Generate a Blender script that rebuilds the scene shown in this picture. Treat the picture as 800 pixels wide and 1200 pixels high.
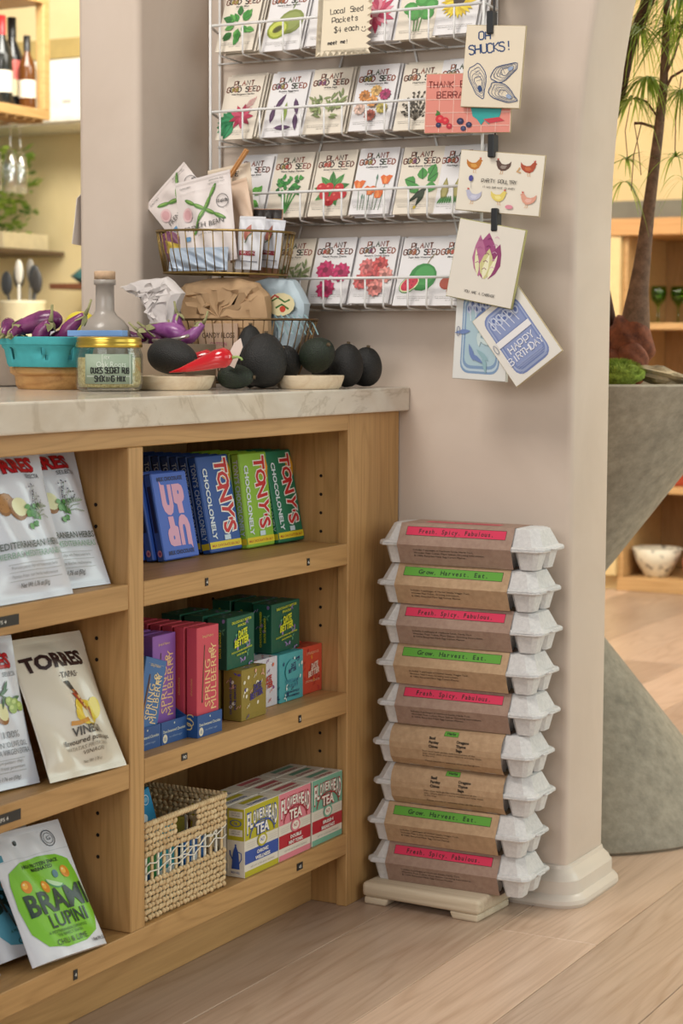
import bpy, bmesh, math, random
from mathutils import Vector, Matrix, Euler
from mathutils.geometry import tessellate_polygon
random.seed(7)
PI = math.pi
for _o in list(bpy.data.objects): bpy.data.objects.remove(_o)
S = bpy.context.scene
C = S.collection
# ------------------------------------------------------------------ camera
# world: X runs right along the back wall, Y into that wall (its face is Y=0), Z up, metres
YAW, PITCH, ROLL = 0.49263, -0.08622, 0.00468
CAM = Vector((1.5608, -3.1276, 0.9763))
fw = Vector((-math.sin(YAW)*math.cos(PITCH), math.cos(YAW)*math.cos(PITCH), math.sin(PITCH)))
rt = Vector((math.cos(YAW), math.sin(YAW), 0)); up = rt.cross(fw)
r2 = rt*math.cos(ROLL)+up*math.sin(ROLL); u2 = -rt*math.sin(ROLL)+up*math.cos(ROLL)
cd = bpy.data.cameras.new('camera'); cam = bpy.data.objects.new('camera', cd); C.objects.link(cam)
M = Matrix((r2, u2, -fw)).transposed().to_4x4(); M.translation = CAM
cam.matrix_world = M
cd.sensor_fit = 'VERTICAL'; cd.sensor_height = 36; cd.sensor_width = 24; cd.lens = 2284.97/1200*36
cd.clip_start = .05; cd.clip_end = 60
cd.dof.use_dof = True; cd.dof.focus_distance = 3.05; cd.dof.aperture_fstop = 7.0
S.camera = cam
# ------------------------------------------------------------------ light and exposure
S.view_settings.view_transform = 'Standard'; S.view_settings.look = 'None'
S.view_settings.gamma = 1; S.view_settings.use_curve_mapping = False
S.view_settings.exposure = 0.2
W = bpy.data.worlds.new('world'); S.world = W; W.use_nodes = True
bg = W.node_tree.nodes['Background']; bg.inputs[0].default_value = (1.0, .975, .95, 1); bg.inputs[1].default_value = .26
S.cycles.max_bounces = 6; S.cycles.diffuse_bounces = 3; S.cycles.glossy_bounces = 3
S.cycles.transmission_bounces = 6; S.cycles.transparent_max_bounces = 8
S.cycles.caustics_reflective = False; S.cycles.caustics_refractive = False
def area(name, loc, target, sx, sy, power, col):
    l = bpy.data.lights.new(name, 'AREA'); l.shape = 'RECTANGLE'; l.size = sx; l.size_y = sy; l.energy = power; l.color = col
    o = bpy.data.objects.new(name, l); C.objects.link(o); o.location = loc
    o.rotation_euler = (Vector(target)-Vector(loc)).to_track_quat('-Z', 'Y').to_euler(); return o
# unseen windows at right, added front fill, ceiling lamps, lit rooms beyond the arch
area('window_light', (4.6, -1.6, 1.9), (0, -.4, .8), 3.2, 2.4, 34, (.93, 1.0, .99))
area('front_fill_light', (.6, -6.2, 2.3), (0, 0, .8), 3.6, 1.8, 95, (1.0, .98, .96))  # broad soft fill added out of view on the camera side
area('ceiling_light', (-.35, -1.75, 2.95), (.05, -.5, .3), .9, .9, 34, (1.0, .94, .86))
area('far_room_light', (.3, 2.3, 3.0), (-.2, 2.9, 0), 2.6, 1.8, 120, (1.0, .95, .86))
area('far_window_light', (3.6, 2.0, 1.7), (-.4, 1.6, .5), 2.4, 2.2, 62, (.86, 1.0, .93))
area('kitchen_light', (-2.3, 1.7, 2.95), (-3.2, 3.2, 1.4), 1.4, 1.2, 110, (1.0, .97, .88))

# ------------------------------------------------------------------ materials
def lin(h):
    if isinstance(h, (tuple, list)): return tuple(h)[:3]
    h = h.lstrip('#'); c = [int(h[i:i+2], 16)/255 for i in (0, 2, 4)]
    return tuple((x/12.92 if x <= .04045 else ((x+.055)/1.055)**2.4) for x in c)
MC = {}
def nm(name):
    m = bpy.data.materials.new(name); m.use_nodes = True
    return m, m.node_tree.nodes, m.node_tree.links, m.node_tree.nodes['Principled BSDF']
def coords(n, l, scale=(1, 1, 1), loc=None):
    tc = n.new('ShaderNodeTexCoord'); mp = n.new('ShaderNodeMapping'); mp.inputs['Scale'].default_value = scale
    l.new(tc.outputs['Object'], mp.inputs['Vector'])
    oi = n.new('ShaderNodeObjectInfo'); ad = n.new('ShaderNodeVectorMath'); ad.operation = 'ADD'
    mu = n.new('ShaderNodeMath'); mu.operation = 'MULTIPLY'; mu.inputs[1].default_value = 37.0
    l.new(oi.outputs['Random'], mu.inputs[0]); l.new(mp.outputs[0], ad.inputs[0]); l.new(mu.outputs[0], ad.inputs[1])
    return ad.outputs[0], oi.outputs['Random']
def noise(n, l, vec, scale, detail=4, rough=.5, dist=0):
    t = n.new('ShaderNodeTexNoise'); t.inputs['Scale'].default_value = scale; t.inputs['Detail'].default_value = detail
    t.inputs['Roughness'].default_value = rough; t.inputs['Distortion'].default_value = dist; l.new(vec, t.inputs['Vector']); return t.outputs['Fac']
def ramp(n, l, fac, stops):
    r = n.new('ShaderNodeValToRGB'); e = r.color_ramp.elements
    while len(e) < len(stops): e.new(.5)
    for i, (p, c) in enumerate(stops): e[i].position = p; e[i].color = (*lin(c), 1)
    l.new(fac, r.inputs[0]); return r.outputs[0]
def mixc(n, l, fac, a, b, mode='MIX'):
    m = n.new('ShaderNodeMix'); m.data_type = 'RGBA'; m.blend_type = mode
    if isinstance(fac, (int, float)): m.inputs[0].default_value = fac
    else: l.new(fac, m.inputs[0])
    for s, i in ((a, 6), (b, 7)):
        if isinstance(s, (str, tuple)): m.inputs[i].default_value = (*lin(s), 1)
        else: l.new(s, m.inputs[i])
    return m.outputs[2]
def bump(n, l, h, b, strength=.2, dist=.002):
    bp = n.new('ShaderNodeBump'); bp.inputs['Strength'].default_value = strength; bp.inputs['Distance'].default_value = dist
    l.new(h, bp.inputs['Height']); l.new(bp.outputs[0], b.inputs['Normal'])
def plain(name, col, rough=.5, metal=0, var=.06, nscale=30, bmp=0, spec=.5, alpha=1, trans=0, coat=0, sheen=0):
    key = ('p', name)
    if key in MC: return MC[key]
    m, n, l, b = nm(name); v, rnd = coords(n, l)
    f = noise(n, l, v, nscale, 3)
    c = lin(col); lo = tuple(x*(1-var) for x in c); hi = tuple(min(1, x*(1+var)) for x in c)
    l.new(ramp(n, l, f, [(.3, lo), (.7, hi)]), b.inputs['Base Color'])
    b.inputs['Roughness'].default_value = rough; b.inputs['Metallic'].default_value = metal
    b.inputs['Specular IOR Level'].default_value = spec; b.inputs['Transmission Weight'].default_value = trans
    b.inputs['Coat Weight'].default_value = coat; b.inputs['Alpha'].default_value = alpha
    if bmp: bump(n, l, f, b, bmp)
    MC[key] = m; return m
def woodmat(name, c1, c2, c3, axis='y', rough=.5, scale=1.0, rings=9, bmp=.08, objvar=.0, coat=0):
    key = ('w', name)
    if key in MC: return MC[key]
    m, n, l, b = nm(name)
    s = [9*scale]*3; s['xyz'.index(axis)] = .9*scale
    v, rnd = coords(n, l, tuple(s))
    big = noise(n, l, v, .9, 2, .5, .4)
    k = n.new('ShaderNodeMath'); k.operation = 'MULTIPLY'; k.inputs[1].default_value = rings*2.2; l.new(big, k.inputs[0])
    fr = n.new('ShaderNodeMath'); fr.operation = 'PINGPONG'; fr.inputs[1].default_value = .5; l.new(k.outputs[0], fr.inputs[0])
    s2 = [170*scale]*3; s2['xyz'.index(axis)] = 5*scale
    v2, _ = coords(n, l, tuple(s2)); fine = noise(n, l, v2, 1.0, 4, .65)
    ringc = ramp(n, l, fr.outputs[0], [(.0, c2), (.25, c1), (.5, c1)])
    finec = ramp(n, l, fine, [(.32, c3), (.62, c1)])
    col = mixc(n, l, .42, ringc, finec)
    v3, _ = coords(n, l, (1, 1, 1)); w = noise(n, l, v3, 2.2, 2)
    col = mixc(n, l, .25, col, ramp(n, l, w, [(.3, c2), (.7, c1)]))
    if objvar:
        mr = n.new('ShaderNodeMapRange'); mr.inputs[3].default_value = 1-objvar; mr.inputs[4].default_value = 1+objvar
        l.new(rnd, mr.inputs[0]); hs = n.new('ShaderNodeHueSaturation'); l.new(col, hs.inputs['Color']); l.new(mr.outputs[0], hs.inputs['Value']); col = hs.outputs[0]
    l.new(col, b.inputs['Base Color']); b.inputs['Roughness'].default_value = rough; b.inputs['Coat Weight'].default_value = coat
    bump(n, l, fine, b, bmp, .001); MC[key] = m; return m
oak = {a: woodmat('oak_'+a, '#c1976180'[:7], '#a67e4b', '#946e3f', a, .48) for a in 'xyz'}
floor_oak = woodmat('floor_oak', '#c4ab96', '#a98d76', '#957860', 'y', .30, .8, 8, .1, .24)
far_oak = woodmat('far_oak', '#cba26e', '#b38752', '#a07646', 'x', .55)
def plaster(name, c1, c2, rough=.8, b_=.12):
    m, n, l, b = nm(name); v, _ = coords(n, l)
    f = noise(n, l, v, 3, 5, .6, .6); g = noise(n, l, v, 55, 5, .6)
    col = ramp(n, l, f, [(.32, c1), (.68, c2)]); l.new(col, b.inputs['Base Color']); b.inputs['Roughness'].default_value = rough
    a = n.new('ShaderNodeMath'); a.operation = 'MULTIPLY_ADD'; a.inputs[1].default_value = .35; l.new(g, a.inputs[0]); l.new(f, a.inputs[2])
    bump(n, l, a.outputs[0], b, b_, .006); return m
wall_m = plaster('wall_plaster', '#c6b6a7', '#d1c2b4')
yellow_m = plaster('far_wall_plaster', '#dcc08c', '#e4ca98')
kit_m = plaster('kitchen_plaster', '#d8c494', '#e0cda0')
base_m = plain('painted_trim', '#d3c9bd', .35, 0, .03, 8, .03)
def marblemat():
    m, n, l, b = nm('marble'); v, _ = coords(n, l, (1, 1, 1.8))
    f = noise(n, l, v, 2.6, 7, .6, 1.6); g = noise(n, l, v, 9, 5, .6, .8); w = noise(n, l, v, 4, 3, .5, 2.5)
    base = ramp(n, l, g, [(.3, '#c9bfb0'), (.6, '#d9d1c4'), (.8, '#dfd8cc')])
    vein = ramp(n, l, f, [(.47, (1, 1, 1)), (.495, (.52, .47, .40)), (.52, (1, 1, 1))])
    col = mixc(n, l, .55, base, vein, 'MULTIPLY')
    col = mixc(n, l, .3, col, ramp(n, l, w, [(.4, '#cbbba6'), (.7, '#e0dad0')]))
    l.new(col, b.inputs['Base Color']); b.inputs['Roughness'].default_value = .12; return m
marble = marblemat()
def concretemat():
    m, n, l, b = nm('concrete'); v, _ = coords(n, l)
    f = noise(n, l, v, 5, 7, .65, .5); g = noise(n, l, v, 40, 6, .7)
    col = ramp(n, l, f, [(.3, '#7e786b'), (.5, '#948d7e'), (.7, '#a89f8d')])
    col = mixc(n, l, .45, col, ramp(n, l, g, [(.35, '#6f6a5e'), (.65, '#aba393')]))
    l.new(col, b.inputs['Base Color']); b.inputs['Roughness'].default_value = .85; bump(n, l, g, b, .35, .003); return m
concrete = concretemat()
def speckle(name, c1, c2, scale=60, lo=.42, hi=.6, rough=.6, bmp=0, voro=False, dist=.002):
    m, n, l, b = nm(name); v, _ = coords(n, l)
    if voro:
        t = n.new('ShaderNodeTexVoronoi'); t.inputs['Scale'].default_value = scale; l.new(v, t.inputs['Vector']); f = t.outputs['Distance']
    else: f = noise(n, l, v, scale, 5, .65)
    l.new(ramp(n, l, f, [(lo, c1), (hi, c2)]), b.inputs['Base Color']); b.inputs['Roughness'].default_value = rough
    if bmp: bump(n, l, f, b, bmp, dist)
    return m
avocado_m = speckle('avocado_skin', '#0b0b0a', '#24221f', 520, .3, .8, .6, .45, True, .002)
avocado_g = speckle('avocado_green_skin', '#0e140b', '#22301c', 520, .3, .8, .6, .45, True, .002)
kraft = speckle('kraft_paper', '#a88a6a', '#b89a79', 90, .35, .65, .8, .05)
kraft_mauve = speckle('mauve_kraft_paper', '#94796a', '#a28878', 90, .35, .65, .8, .05)
kraft_bag = speckle('brown_bag_paper', '#b28f69', '#c3a17a', 14, .3, .7, .75, .3)
pulp = speckle('grey_moulded_pulp', '#c2c0bf', '#d6d4d2', 160, .3, .7, .92, .5)
moss_m = speckle('moss_green', '#5a6a1c', '#98ac42', 120, .35, .65, .95, 1)
sand_m = speckle('sand_grains', '#8f7f4c', '#d6c48a', 160, .35, .6, .95, 1)
rock_m = speckle('rock', '#7a6f58', '#b8a583', 22, .35, .65, .85, .6)
bark_m = speckle('grey_bark', '#58402f', '#7d5f4b', 60, .35, .65, .8, .5)
caudex_m = speckle('red_cracked_bark', '#4a2416', '#8a4c30', 55, .3, .7, .85, .8)
straw_m = speckle('seagrass', '#bf9f72', '#dfc69b', 60, .3, .65, .75, .3)
bowl_m = speckle('speckled_glaze', '#4c4038', '#e2d8c2', 38, .36, .46, .4)
wirewhite = plain('white_wire', '#e0dfdd', .35)
brass = plain('aged_brass', '#8d7545', .38, .85)
bronze = plain('bronze_wire', '#6e5638', .45, .8)
gold = plain('gold_lid', '#c9ab4c', .28, .9, .04)
steel = plain('brushed_steel', '#b9afa8', .3, .85)
black = plain('black_plastic', '#151517', .4)
def paper(col, rough=.55): return plain('paper_'+col, col, rough, 0, .015, 20)
def film(col): return plain('film_'+col, col, .24, 0, .02, 20, .12)
def glassmat(name, col=(1, 1, 1), rough=.02):
    key = ('g', name)
    if key in MC: return MC[key]
    m, n, l, b = nm(name); b.inputs['Base Color'].default_value = (*lin(col), 1); b.inputs['Transmission Weight'].default_value = 1
    b.inputs['Roughness'].default_value = rough; b.inputs['IOR'].default_value = 1.45; MC[key] = m; return m
def thinglass(name, tint=(.93, .96, .94), base=.04):
    key = ('t', name)
    if key in MC: return MC[key]
    m = bpy.data.materials.new(name); m.use_nodes = True; n = m.node_tree.nodes; l = m.node_tree.links
    n.clear(); o = n.new('ShaderNodeOutputMaterial'); mx = n.new('ShaderNodeMixShader'); t = n.new('ShaderNodeBsdfTransparent'); g = n.new('ShaderNodeBsdfGlossy')
    t.inputs[0].default_value = (*tint, 1); g.inputs['Roughness'].default_value = .04; f0 = n.new('ShaderNodeLayerWeight'); f0.inputs[0].default_value = .5; pw = n.new('ShaderNodeMath'); pw.operation = 'POWER'; pw.inputs[1].default_value = 3.0; l.new(f0.outputs['Facing'], pw.inputs[0]); f = n.new('ShaderNodeMath'); f.operation = 'MULTIPLY_ADD'; f.inputs[1].default_value = .6; f.inputs[2].default_value = base; l.new(pw.outputs[0], f.inputs[0])
    l.new(f.outputs[0], mx.inputs[0]); l.new(t.outputs[0], mx.inputs[1]); l.new(g.outputs[0], mx.inputs[2]); l.new(mx.outputs[0], o.inputs[0]); MC[key] = m; return m
def printmat(rough):
    key = ('pr', rough)
    if key in MC: return MC[key]
    m, n, l, b = nm('printed_ink_%d' % int(rough*100)); a = n.new('ShaderNodeAttribute'); a.attribute_name = 'Ink'
    l.new(a.outputs['Color'], b.inputs['Base Color']); b.inputs['Roughness'].default_value = rough; MC[key] = m; return m

# ------------------------------------------------------------------ mesh building
def wm(o):
    m = Matrix.Identity(4)
    while o is not None: m = o.matrix_basis @ m; o = o.parent
    return m
class MB:
    def __init__(s): s.v = []; s.f = []; s.T = None
    def add(s, vs, fs):
        k = len(s.v)
        for p in vs:
            p = Vector(p); s.v.append(s.T @ p if s.T else p)
        s.f += [tuple(k+i for i in f) for f in fs]; return s
    def box(s, x0, x1, y0, y1, z0, z1):
        return s.add([(x0,y0,z0),(x1,y0,z0),(x1,y1,z0),(x0,y1,z0),(x0,y0,z1),(x1,y0,z1),(x1,y1,z1),(x0,y1,z1)],
                     [(0,3,2,1),(4,5,6,7),(0,1,5,4),(1,2,6,5),(2,3,7,6),(3,0,4,7)])
    def prism(s, poly, a, b, axis='z'):
        n = len(poly)
        def p(q, h): return {'z': (q[0], q[1], h), 'y': (q[0], h, q[1]), 'x': (h, q[0], q[1])}[axis]
        return s.add([p(q, a) for q in poly]+[p(q, b) for q in poly],
            [tuple(range(n))[::-1], tuple(range(n, 2*n))]+[(i, (i+1) % n, n+(i+1) % n, n+i) for i in range(n)])
    def loft(s, rings, caps=True, closed=True):
        n = len(rings[0]); vs = [p for r in rings for p in r]; fs = []
        for k in range(len(rings)-1):
            for i in range(n if closed else n-1):
                j = (i+1) % n; fs.append((k*n+i, k*n+j, (k+1)*n+j, (k+1)*n+i))
        if caps: fs += [tuple(range(n))[::-1], tuple(range((len(rings)-1)*n, len(rings)*n))]
        return s.add(vs, fs)
    def lathe(s, prof, n=24, c=(0, 0, 0), caps=False):
        return s.loft([[(c[0]+r*math.cos(2*PI*i/n), c[1]+r*math.sin(2*PI*i/n), c[2]+z) for i in range(n)] for r, z in prof], caps)
    def tube(s, pts, r, n=6, closed=False):
        pts = [Vector(p) for p in pts]; R = r if isinstance(r, (list, tuple)) else [r]*len(pts)
        rings = []; N = len(pts); up_ = None
        for i, p in enumerate(pts):
            if closed: t = pts[(i+1) % N]-pts[i-1]
            else: t = pts[min(i+1, N-1)]-pts[max(i-1, 0)]
            t.normalize()
            if up_ is None: up_ = t.orthogonal().normalized()
            else:
                up_ = (up_-t*up_.dot(t)); up_ = up_.normalized() if up_.length > 1e-6 else t.orthogonal().normalized()
            b = t.cross(up_)
            rings.append([p+(up_*math.cos(2*PI*k/n)+b*math.sin(2*PI*k/n))*R[i] for k in range(n)])
        if closed: rings.append(rings[0])
        return s.loft(rings, not closed)
    def ell(s, c, r, nu=12, nv=8, rot=None):
        rings = []
        for j in range(nv+1):
            a = -PI/2+PI*j/nv; rr = max(math.cos(a), .02)
            rings.append([(rr*math.cos(2*PI*i/nu), rr*math.sin(2*PI*i/nu), math.sin(a)) for i in range(nu)])
        T = Matrix.Translation(c) @ (rot.to_4x4() if rot else Matrix.Identity(4)) @ Matrix.Diagonal((*r, 1))
        return s.loft([[T @ Vector(p) for p in ring] for ring in rings], True)
    def obj(s, name, mat, parent=None, world=False, smooth=False, bevel=0, seg=1, mods=(), loc=None, angle=None):
        me = bpy.data.meshes.new(name)
        vs = s.v
        if world and parent is not None:
            I = wm(parent).inverted(); vs = [I @ p for p in vs]
        me.from_pydata([tuple(p) for p in vs], [], s.f); me.validate()
        bm = bmesh.new(); bm.from_mesh(me)
        bmesh.ops.recalc_face_normals(bm, faces=bm.faces)
        if bevel:
            es = [e for e in bm.edges if len(e.link_faces) == 2 and e.calc_face_angle(0) > .5]
            bmesh.ops.bevel(bm, geom=es, offset=bevel, segments=seg, affect='EDGES', profile=.5)
        bm.to_mesh(me); bm.free()
        if smooth:
            for p in me.polygons: p.use_smooth = True
        if mat: me.materials.append(mat)
        o = bpy.data.objects.new(name, me); C.objects.link(o)
        if parent is not None: o.parent = parent
        return o
def autos(o, ang=.7):
    me = o.data
    for p in me.polygons: p.use_smooth = True
    bm = bmesh.new(); bm.from_mesh(me)
    for e in bm.edges:
        if len(e.link_faces) == 2 and e.calc_face_angle(0) > ang: e.smooth = False
    bm.to_mesh(me); bm.free(); return o
def solidify(o, t, off=0):
    m = o.modifiers.new('thickness', 'SOLIDIFY'); m.thickness = t; m.offset = off; return o
def thing(name, label, cat, loc=(0, 0, 0), rot=(0, 0, 0), group=None):
    o = bpy.data.objects.new(name, None); C.objects.link(o); o.location = loc; o.rotation_euler = rot
    o.empty_display_size = .02
    tag(o, label, cat, group); return o
def tag(o, label, cat, group=None, kind=None):
    if label: o['label'] = label
    if cat: o['category'] = cat
    if group: o['group'] = group
    if kind: o['kind'] = kind
    return o
def struct(o): o['kind'] = 'structure'; return o
def kids(o): return [c for c in bpy.data.objects if c.parent is o]
def dup(root, label, group=None, loc=None, rot=None, mat=None):
    r = root.copy(); C.objects.link(r)
    if mat is not None: r.matrix_basis = mat
    if loc is not None: r.location = loc
    if rot is not None: r.rotation_euler = rot
    r['label'] = label
    if group: r['group'] = group
    elif 'group' in r: del r['group']
    for ch in KID.get(root.name, []) or kids(root):
        c = ch.copy(); C.objects.link(c); c.parent = r
        for g in kids(ch):
            d = g.copy(); C.objects.link(d); d.parent = c
    return r
KID = {}
def rotm(deg, ax): return Matrix.Rotation(math.radians(deg), 4, ax)

# ------------------------------------------------------------------ printed artwork (flat ink pieces in metres, draped by a function)
_G = {}
def glyph(sx_, bold=0, shear=0):
    key = (sx_, bold, shear)
    if key in _G: return _G[key]
    cu = bpy.data.curves.new('t', 'FONT'); cu.body = sx_; cu.size = 1; cu.offset = bold; cu.shear = shear; cu.resolution_u = 2
    ob = bpy.data.objects.new('t', cu); me = bpy.data.meshes.new_from_object(ob)
    vs = [(v.co.x, v.co.y) for v in me.vertices]; fs = [tuple(p.vertices) for p in me.polygons]
    bpy.data.objects.remove(ob); bpy.data.meshes.remove(me); bpy.data.curves.remove(cu)
    if vs: x0 = min(v[0] for v in vs); x1 = max(v[0] for v in vs)
    else: x0 = x1 = 0
    _G[key] = (vs, fs, x0, x1); return _G[key]
SF = {'A': '00 26 40|13 33', 'B': '00 06 36 45 33 03|33 42 41 30 00', 'C': '45 36 16 05 01 10 30 41', 'D': '00 06 26 44 42 20 00', 'E': '46 06 00 40|03 33',
 'F': '46 06 00|03 33', 'G': '45 36 16 05 01 10 30 41 43 23', 'H': '06 00|46 40|03 43', 'I': '26 20', 'J': '46 41 30 10 01', 'K': '06 00|46 03 40', 'L': '06 00 40',
 'M': '00 06 23 46 40', 'N': '00 06 40 46', 'O': '16 05 01 10 30 41 45 36 16', 'P': '00 06 36 45 43 32 02', 'Q': '16 05 01 10 30 41 45 36 16|31 50', 'R': '00 06 36 45 43 33 03|23 40',
 'S': '45 36 16 05 04 33 42 41 30 10 01', 'T': '06 46|26 20', 'U': '06 01 10 30 41 46', 'V': '06 20 46', 'W': '06 10 23 30 46', 'X': '06 40|46 00', 'Y': '06 23 46|23 20', 'Z': '06 46 00 40',
 '4': '30 36 02 42', '$': '45 36 16 05 33 41 30 10 01|27 2-', '!': '26 22|21 20', '*': '15 14|35 34|02 10 30 42', "'": '26 24', '0': '16 05 01 10 30 41 45 36 16',
 'a': '34 14 03 01 10 30 34 31 40', 'c': '33 24 14 03 01 10 20 31', 'd': '36 30 10 01 03 14 34', 'e': '02 32 33 24 14 03 01 10 30', 'h': '06 00|03 14 24 33 30', 'k': '06 00|34 02 30',
 'l': '16 10', 'm': '00 04 03 14 22 20|22 34 43 40', 'o': '14 03 01 10 20 31 33 24 14', 's': '33 24 14 03 22 31 20 10 01', 't': '16 11 20|04 34', 'u': '04 01 10 20 31 34 30', 'y': '04 12|34 0-',
 'n': '04 00|03 14 24 33 30', 'r': '04 00|03 14 24', 'i': '14 10|16 15'}
class Art:
    def __init__(s): s.p = []; s.k = 0     # (verts, faces, colour, layer)
    def raw(s, vs, fs, c): s.p.append((vs, fs, lin(c), s.k)); s.k += 1; return s
    def rect(s, x0, y0, x1, y1, c): return s.raw([(x0, y0), (x1, y0), (x1, y1), (x0, y1)], [(0, 1, 2, 3)], c)
    def poly(s, pts, c):
        t = tessellate_polygon([[Vector((x, y, 0)) for x, y in pts]]); return s.raw(list(pts), [tuple(q) for q in t], c)
    def ell(s, cx, cy, rx, ry, c, rot=0, n=14, a0=0, a1=360):
        ca, sa = math.cos(math.radians(rot)), math.sin(math.radians(rot)); P = []
        full = (a1-a0 >= 360)
        for i in range(n if full else n+1):
            a = math.radians(a0+(a1-a0)*i/n); x, y = rx*math.cos(a), ry*math.sin(a); P.append((cx+x*ca-y*sa, cy+x*sa+y*ca))
        return s.raw(P, [tuple(range(len(P)))], c)
    def line(s, pts, w, c, taper=False):
        n = len(pts); L = []; R = []
        for i in range(n):
            a = pts[max(i-1, 0)]; b = pts[min(i+1, n-1)]; dx, dy = b[0]-a[0], b[1]-a[1]; d = math.hypot(dx, dy) or 1
            ww = w/2*(1-(.8*i/(n-1) if taper else 0)); L.append((pts[i][0]-dy/d*ww, pts[i][1]+dx/d*ww)); R.append((pts[i][0]+dy/d*ww, pts[i][1]-dx/d*ww))
        return s.raw(L+R, [(i, n+i, n+i+1, i+1) for i in range(n-1)], c)
    def ring(s, cx, cy, rx, ry, w, c, rot=0, n=20):
        ca, sa = math.cos(math.radians(rot)), math.sin(math.radians(rot)); P = []
        for k in (0, 1):
            for i in range(n):
                a = 2*PI*i/n; x, y = (rx-w*k)*math.cos(a), (ry-w*k)*math.sin(a); P.append((cx+x*ca-y*sa, cy+x*sa+y*ca))
        return s.raw(P, [(i, (i+1) % n, n+(i+1) % n, n+i) for i in range(n)], c)
    def text(s, t, x, y, size, c, al='C', rot=0, bold=0, shear=0, sx=1, mono=0, fit=None, sy=1):
        vs = []; fs = []
        if mono:
            for i, ch in enumerate(t):
                if ch == ' ': continue
                g = glyph(ch, bold, shear); m = (g[2]+g[3])/2; k = len(vs)
                vs += [(p[0]-m+(i+.5)*mono, p[1]) for p in g[0]]; fs += [tuple(k+q for q in f) for f in g[1]]
            x0, x1 = 0, mono*len(t)
        else:
            g = glyph(t, bold, shear); vs = g[0]; fs = g[1]; x0, x1 = g[2], g[3]
        if not vs: return s
        if fit: sx = fit/((x1-x0)*size)
        off = {'C': (x0+x1)/2, 'L': x0, 'R': x1}[al]; ca, sa = math.cos(math.radians(rot)), math.sin(math.radians(rot))
        o = []
        for p in vs:
            a, b = (p[0]-off)*size*sx, p[1]*size*sy; o.append((x+a*ca-b*sa, y+a*sa+b*ca))
        return s.raw(o, fs, c)
    def hand(s, t, x, y, h, w, c, al='C', adv=.95, jit=.0, cols=None, rot=0, sx=1):
        W_ = len(t)*h*adv*sx; x0 = x-(W_/2 if al == 'C' else 0 if al == 'L' else W_); ca, sa = math.cos(math.radians(rot)), math.sin(math.radians(rot)); rr = random.Random(t)
        for i, ch in enumerate(t):
            if ch not in SF: continue
            col = cols[i % len(cols)] if cols else c; jx, jy = rr.uniform(-jit, jit)*h, rr.uniform(-jit, jit)*h
            for st in SF[ch].split('|'):
                P = []
                for q in st.split(' '):
                    gx = int(q[0]); gy = -1 if q[1] == '-' else int(q[1])
                    px = x0+i*h*adv*sx+gx/4*h*.68*sx+jx; py = gy/6*h+jy; px -= x
                    P.append((x+px*ca-py*sa, y+px*sa+py*ca))
                if len(P) > 1: s.line(P, w, col)
                s.k -= 1
        s.k += 1; return s
    def leaf(s, x, y, ln, wd, ang, c, vein=None):
        a = math.radians(ang); ca, sa = math.cos(a), math.sin(a); P = []
        for t, q in ((0, 0), (.2, .7), (.45, 1), (.75, .6), (1, 0), (.75, -.6), (.45, -1), (.2, -.7)):
            u, v = t*ln, q*wd/2; P.append((x+u*ca-v*sa, y+u*sa+v*ca))
        s.raw(P, [tuple(range(8))], c)
        if vein: s.line([(x, y), (x+ln*.9*ca, y+ln*.9*sa)], wd*.08, vein)
        return s
    def cut(s, mx):      # split long edges so that the ink follows a curved surface
        new = []
        for vs, fs, c, k in s.p:
            vs = list(vs); st = []; out = []
            for f in fs:
                for i in range(1, len(f)-1) if len(f) <= 4 else (): st.append((f[0], f[i], f[i+1]))
                if len(f) > 4: st += [tuple(f[q] for q in t) for t in tessellate_polygon([[Vector((*vs[q], 0)) for q in f]])]
            mid = {}
            while st:
                t = st.pop(); L = [(math.dist(vs[t[i]], vs[t[(i+1) % 3]]), i) for i in range(3)]; m, i = max(L)
                if m < mx: out.append(t); continue
                a, b, d = t[i], t[(i+1) % 3], t[(i+2) % 3]; e = (min(a, b), max(a, b))
                if e not in mid: vs.append(((vs[a][0]+vs[b][0])/2, (vs[a][1]+vs[b][1])/2)); mid[e] = len(vs)-1
                st += [(a, mid[e], d), (mid[e], b, d)]
            new.append((vs, out, c, k))
        s.p = new; return s
    def build(s, parent, fn, name='print', rough=.5, world=False, step=.00005, base=.00025, cut=None):
        if cut: s.cut(cut)
        V_ = []; F_ = []; Cc = []
        for vs, fs, c, k in s.p:
            o = len(V_); h = base+step*k
            V_ += [fn(p[0], p[1], h) for p in vs]
            for f in fs: F_.append(tuple(o+i for i in f)); Cc.append(c)
        if world and parent is not None:
            I = wm(parent).inverted(); V_ = [I @ Vector(p) for p in V_]
        me = bpy.data.meshes.new(name); me.from_pydata([tuple(p) for p in V_], [], F_)
        at = me.color_attributes.new('Ink', 'FLOAT_COLOR', 'CORNER')
        buf = []
        for p, c in zip(me.polygons, Cc): buf += [*c, 1.0]*p.loop_total
        at.data.foreach_set('color', buf)
        me.materials.append(printmat(rough))
        o = bpy.data.objects.new(name, me); C.objects.link(o)
        if parent is not None: o.parent = parent
        return o
def leafmat(name, c1, c2):
    m, n, l, b = nm(name); v, _ = coords(n, l); f = noise(n, l, v, 14, 3); l.new(ramp(n, l, f, [(.35, c1), (.65, c2)]), b.inputs['Base Color']); b.inputs['Roughness'].default_value = .5
    t = n.new('ShaderNodeBsdfTranslucent'); l.new(ramp(n, l, f, [(.35, c1), (.65, c2)]), t.inputs[0]); mx = n.new('ShaderNodeMixShader'); mx.inputs[0].default_value = .4
    l.new(b.outputs[0], mx.inputs[1]); l.new(t.outputs[0], mx.inputs[2]); l.new(mx.outputs[0], n['Material Output'].inputs[0]); return m
def plane_fn(o, U, V):
    o, U, V = Vector(o), Vector(U), Vector(V); N = U.cross(V).normalized()
    return lambda u, v, h: o+U*u+V*v+N*h
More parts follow.
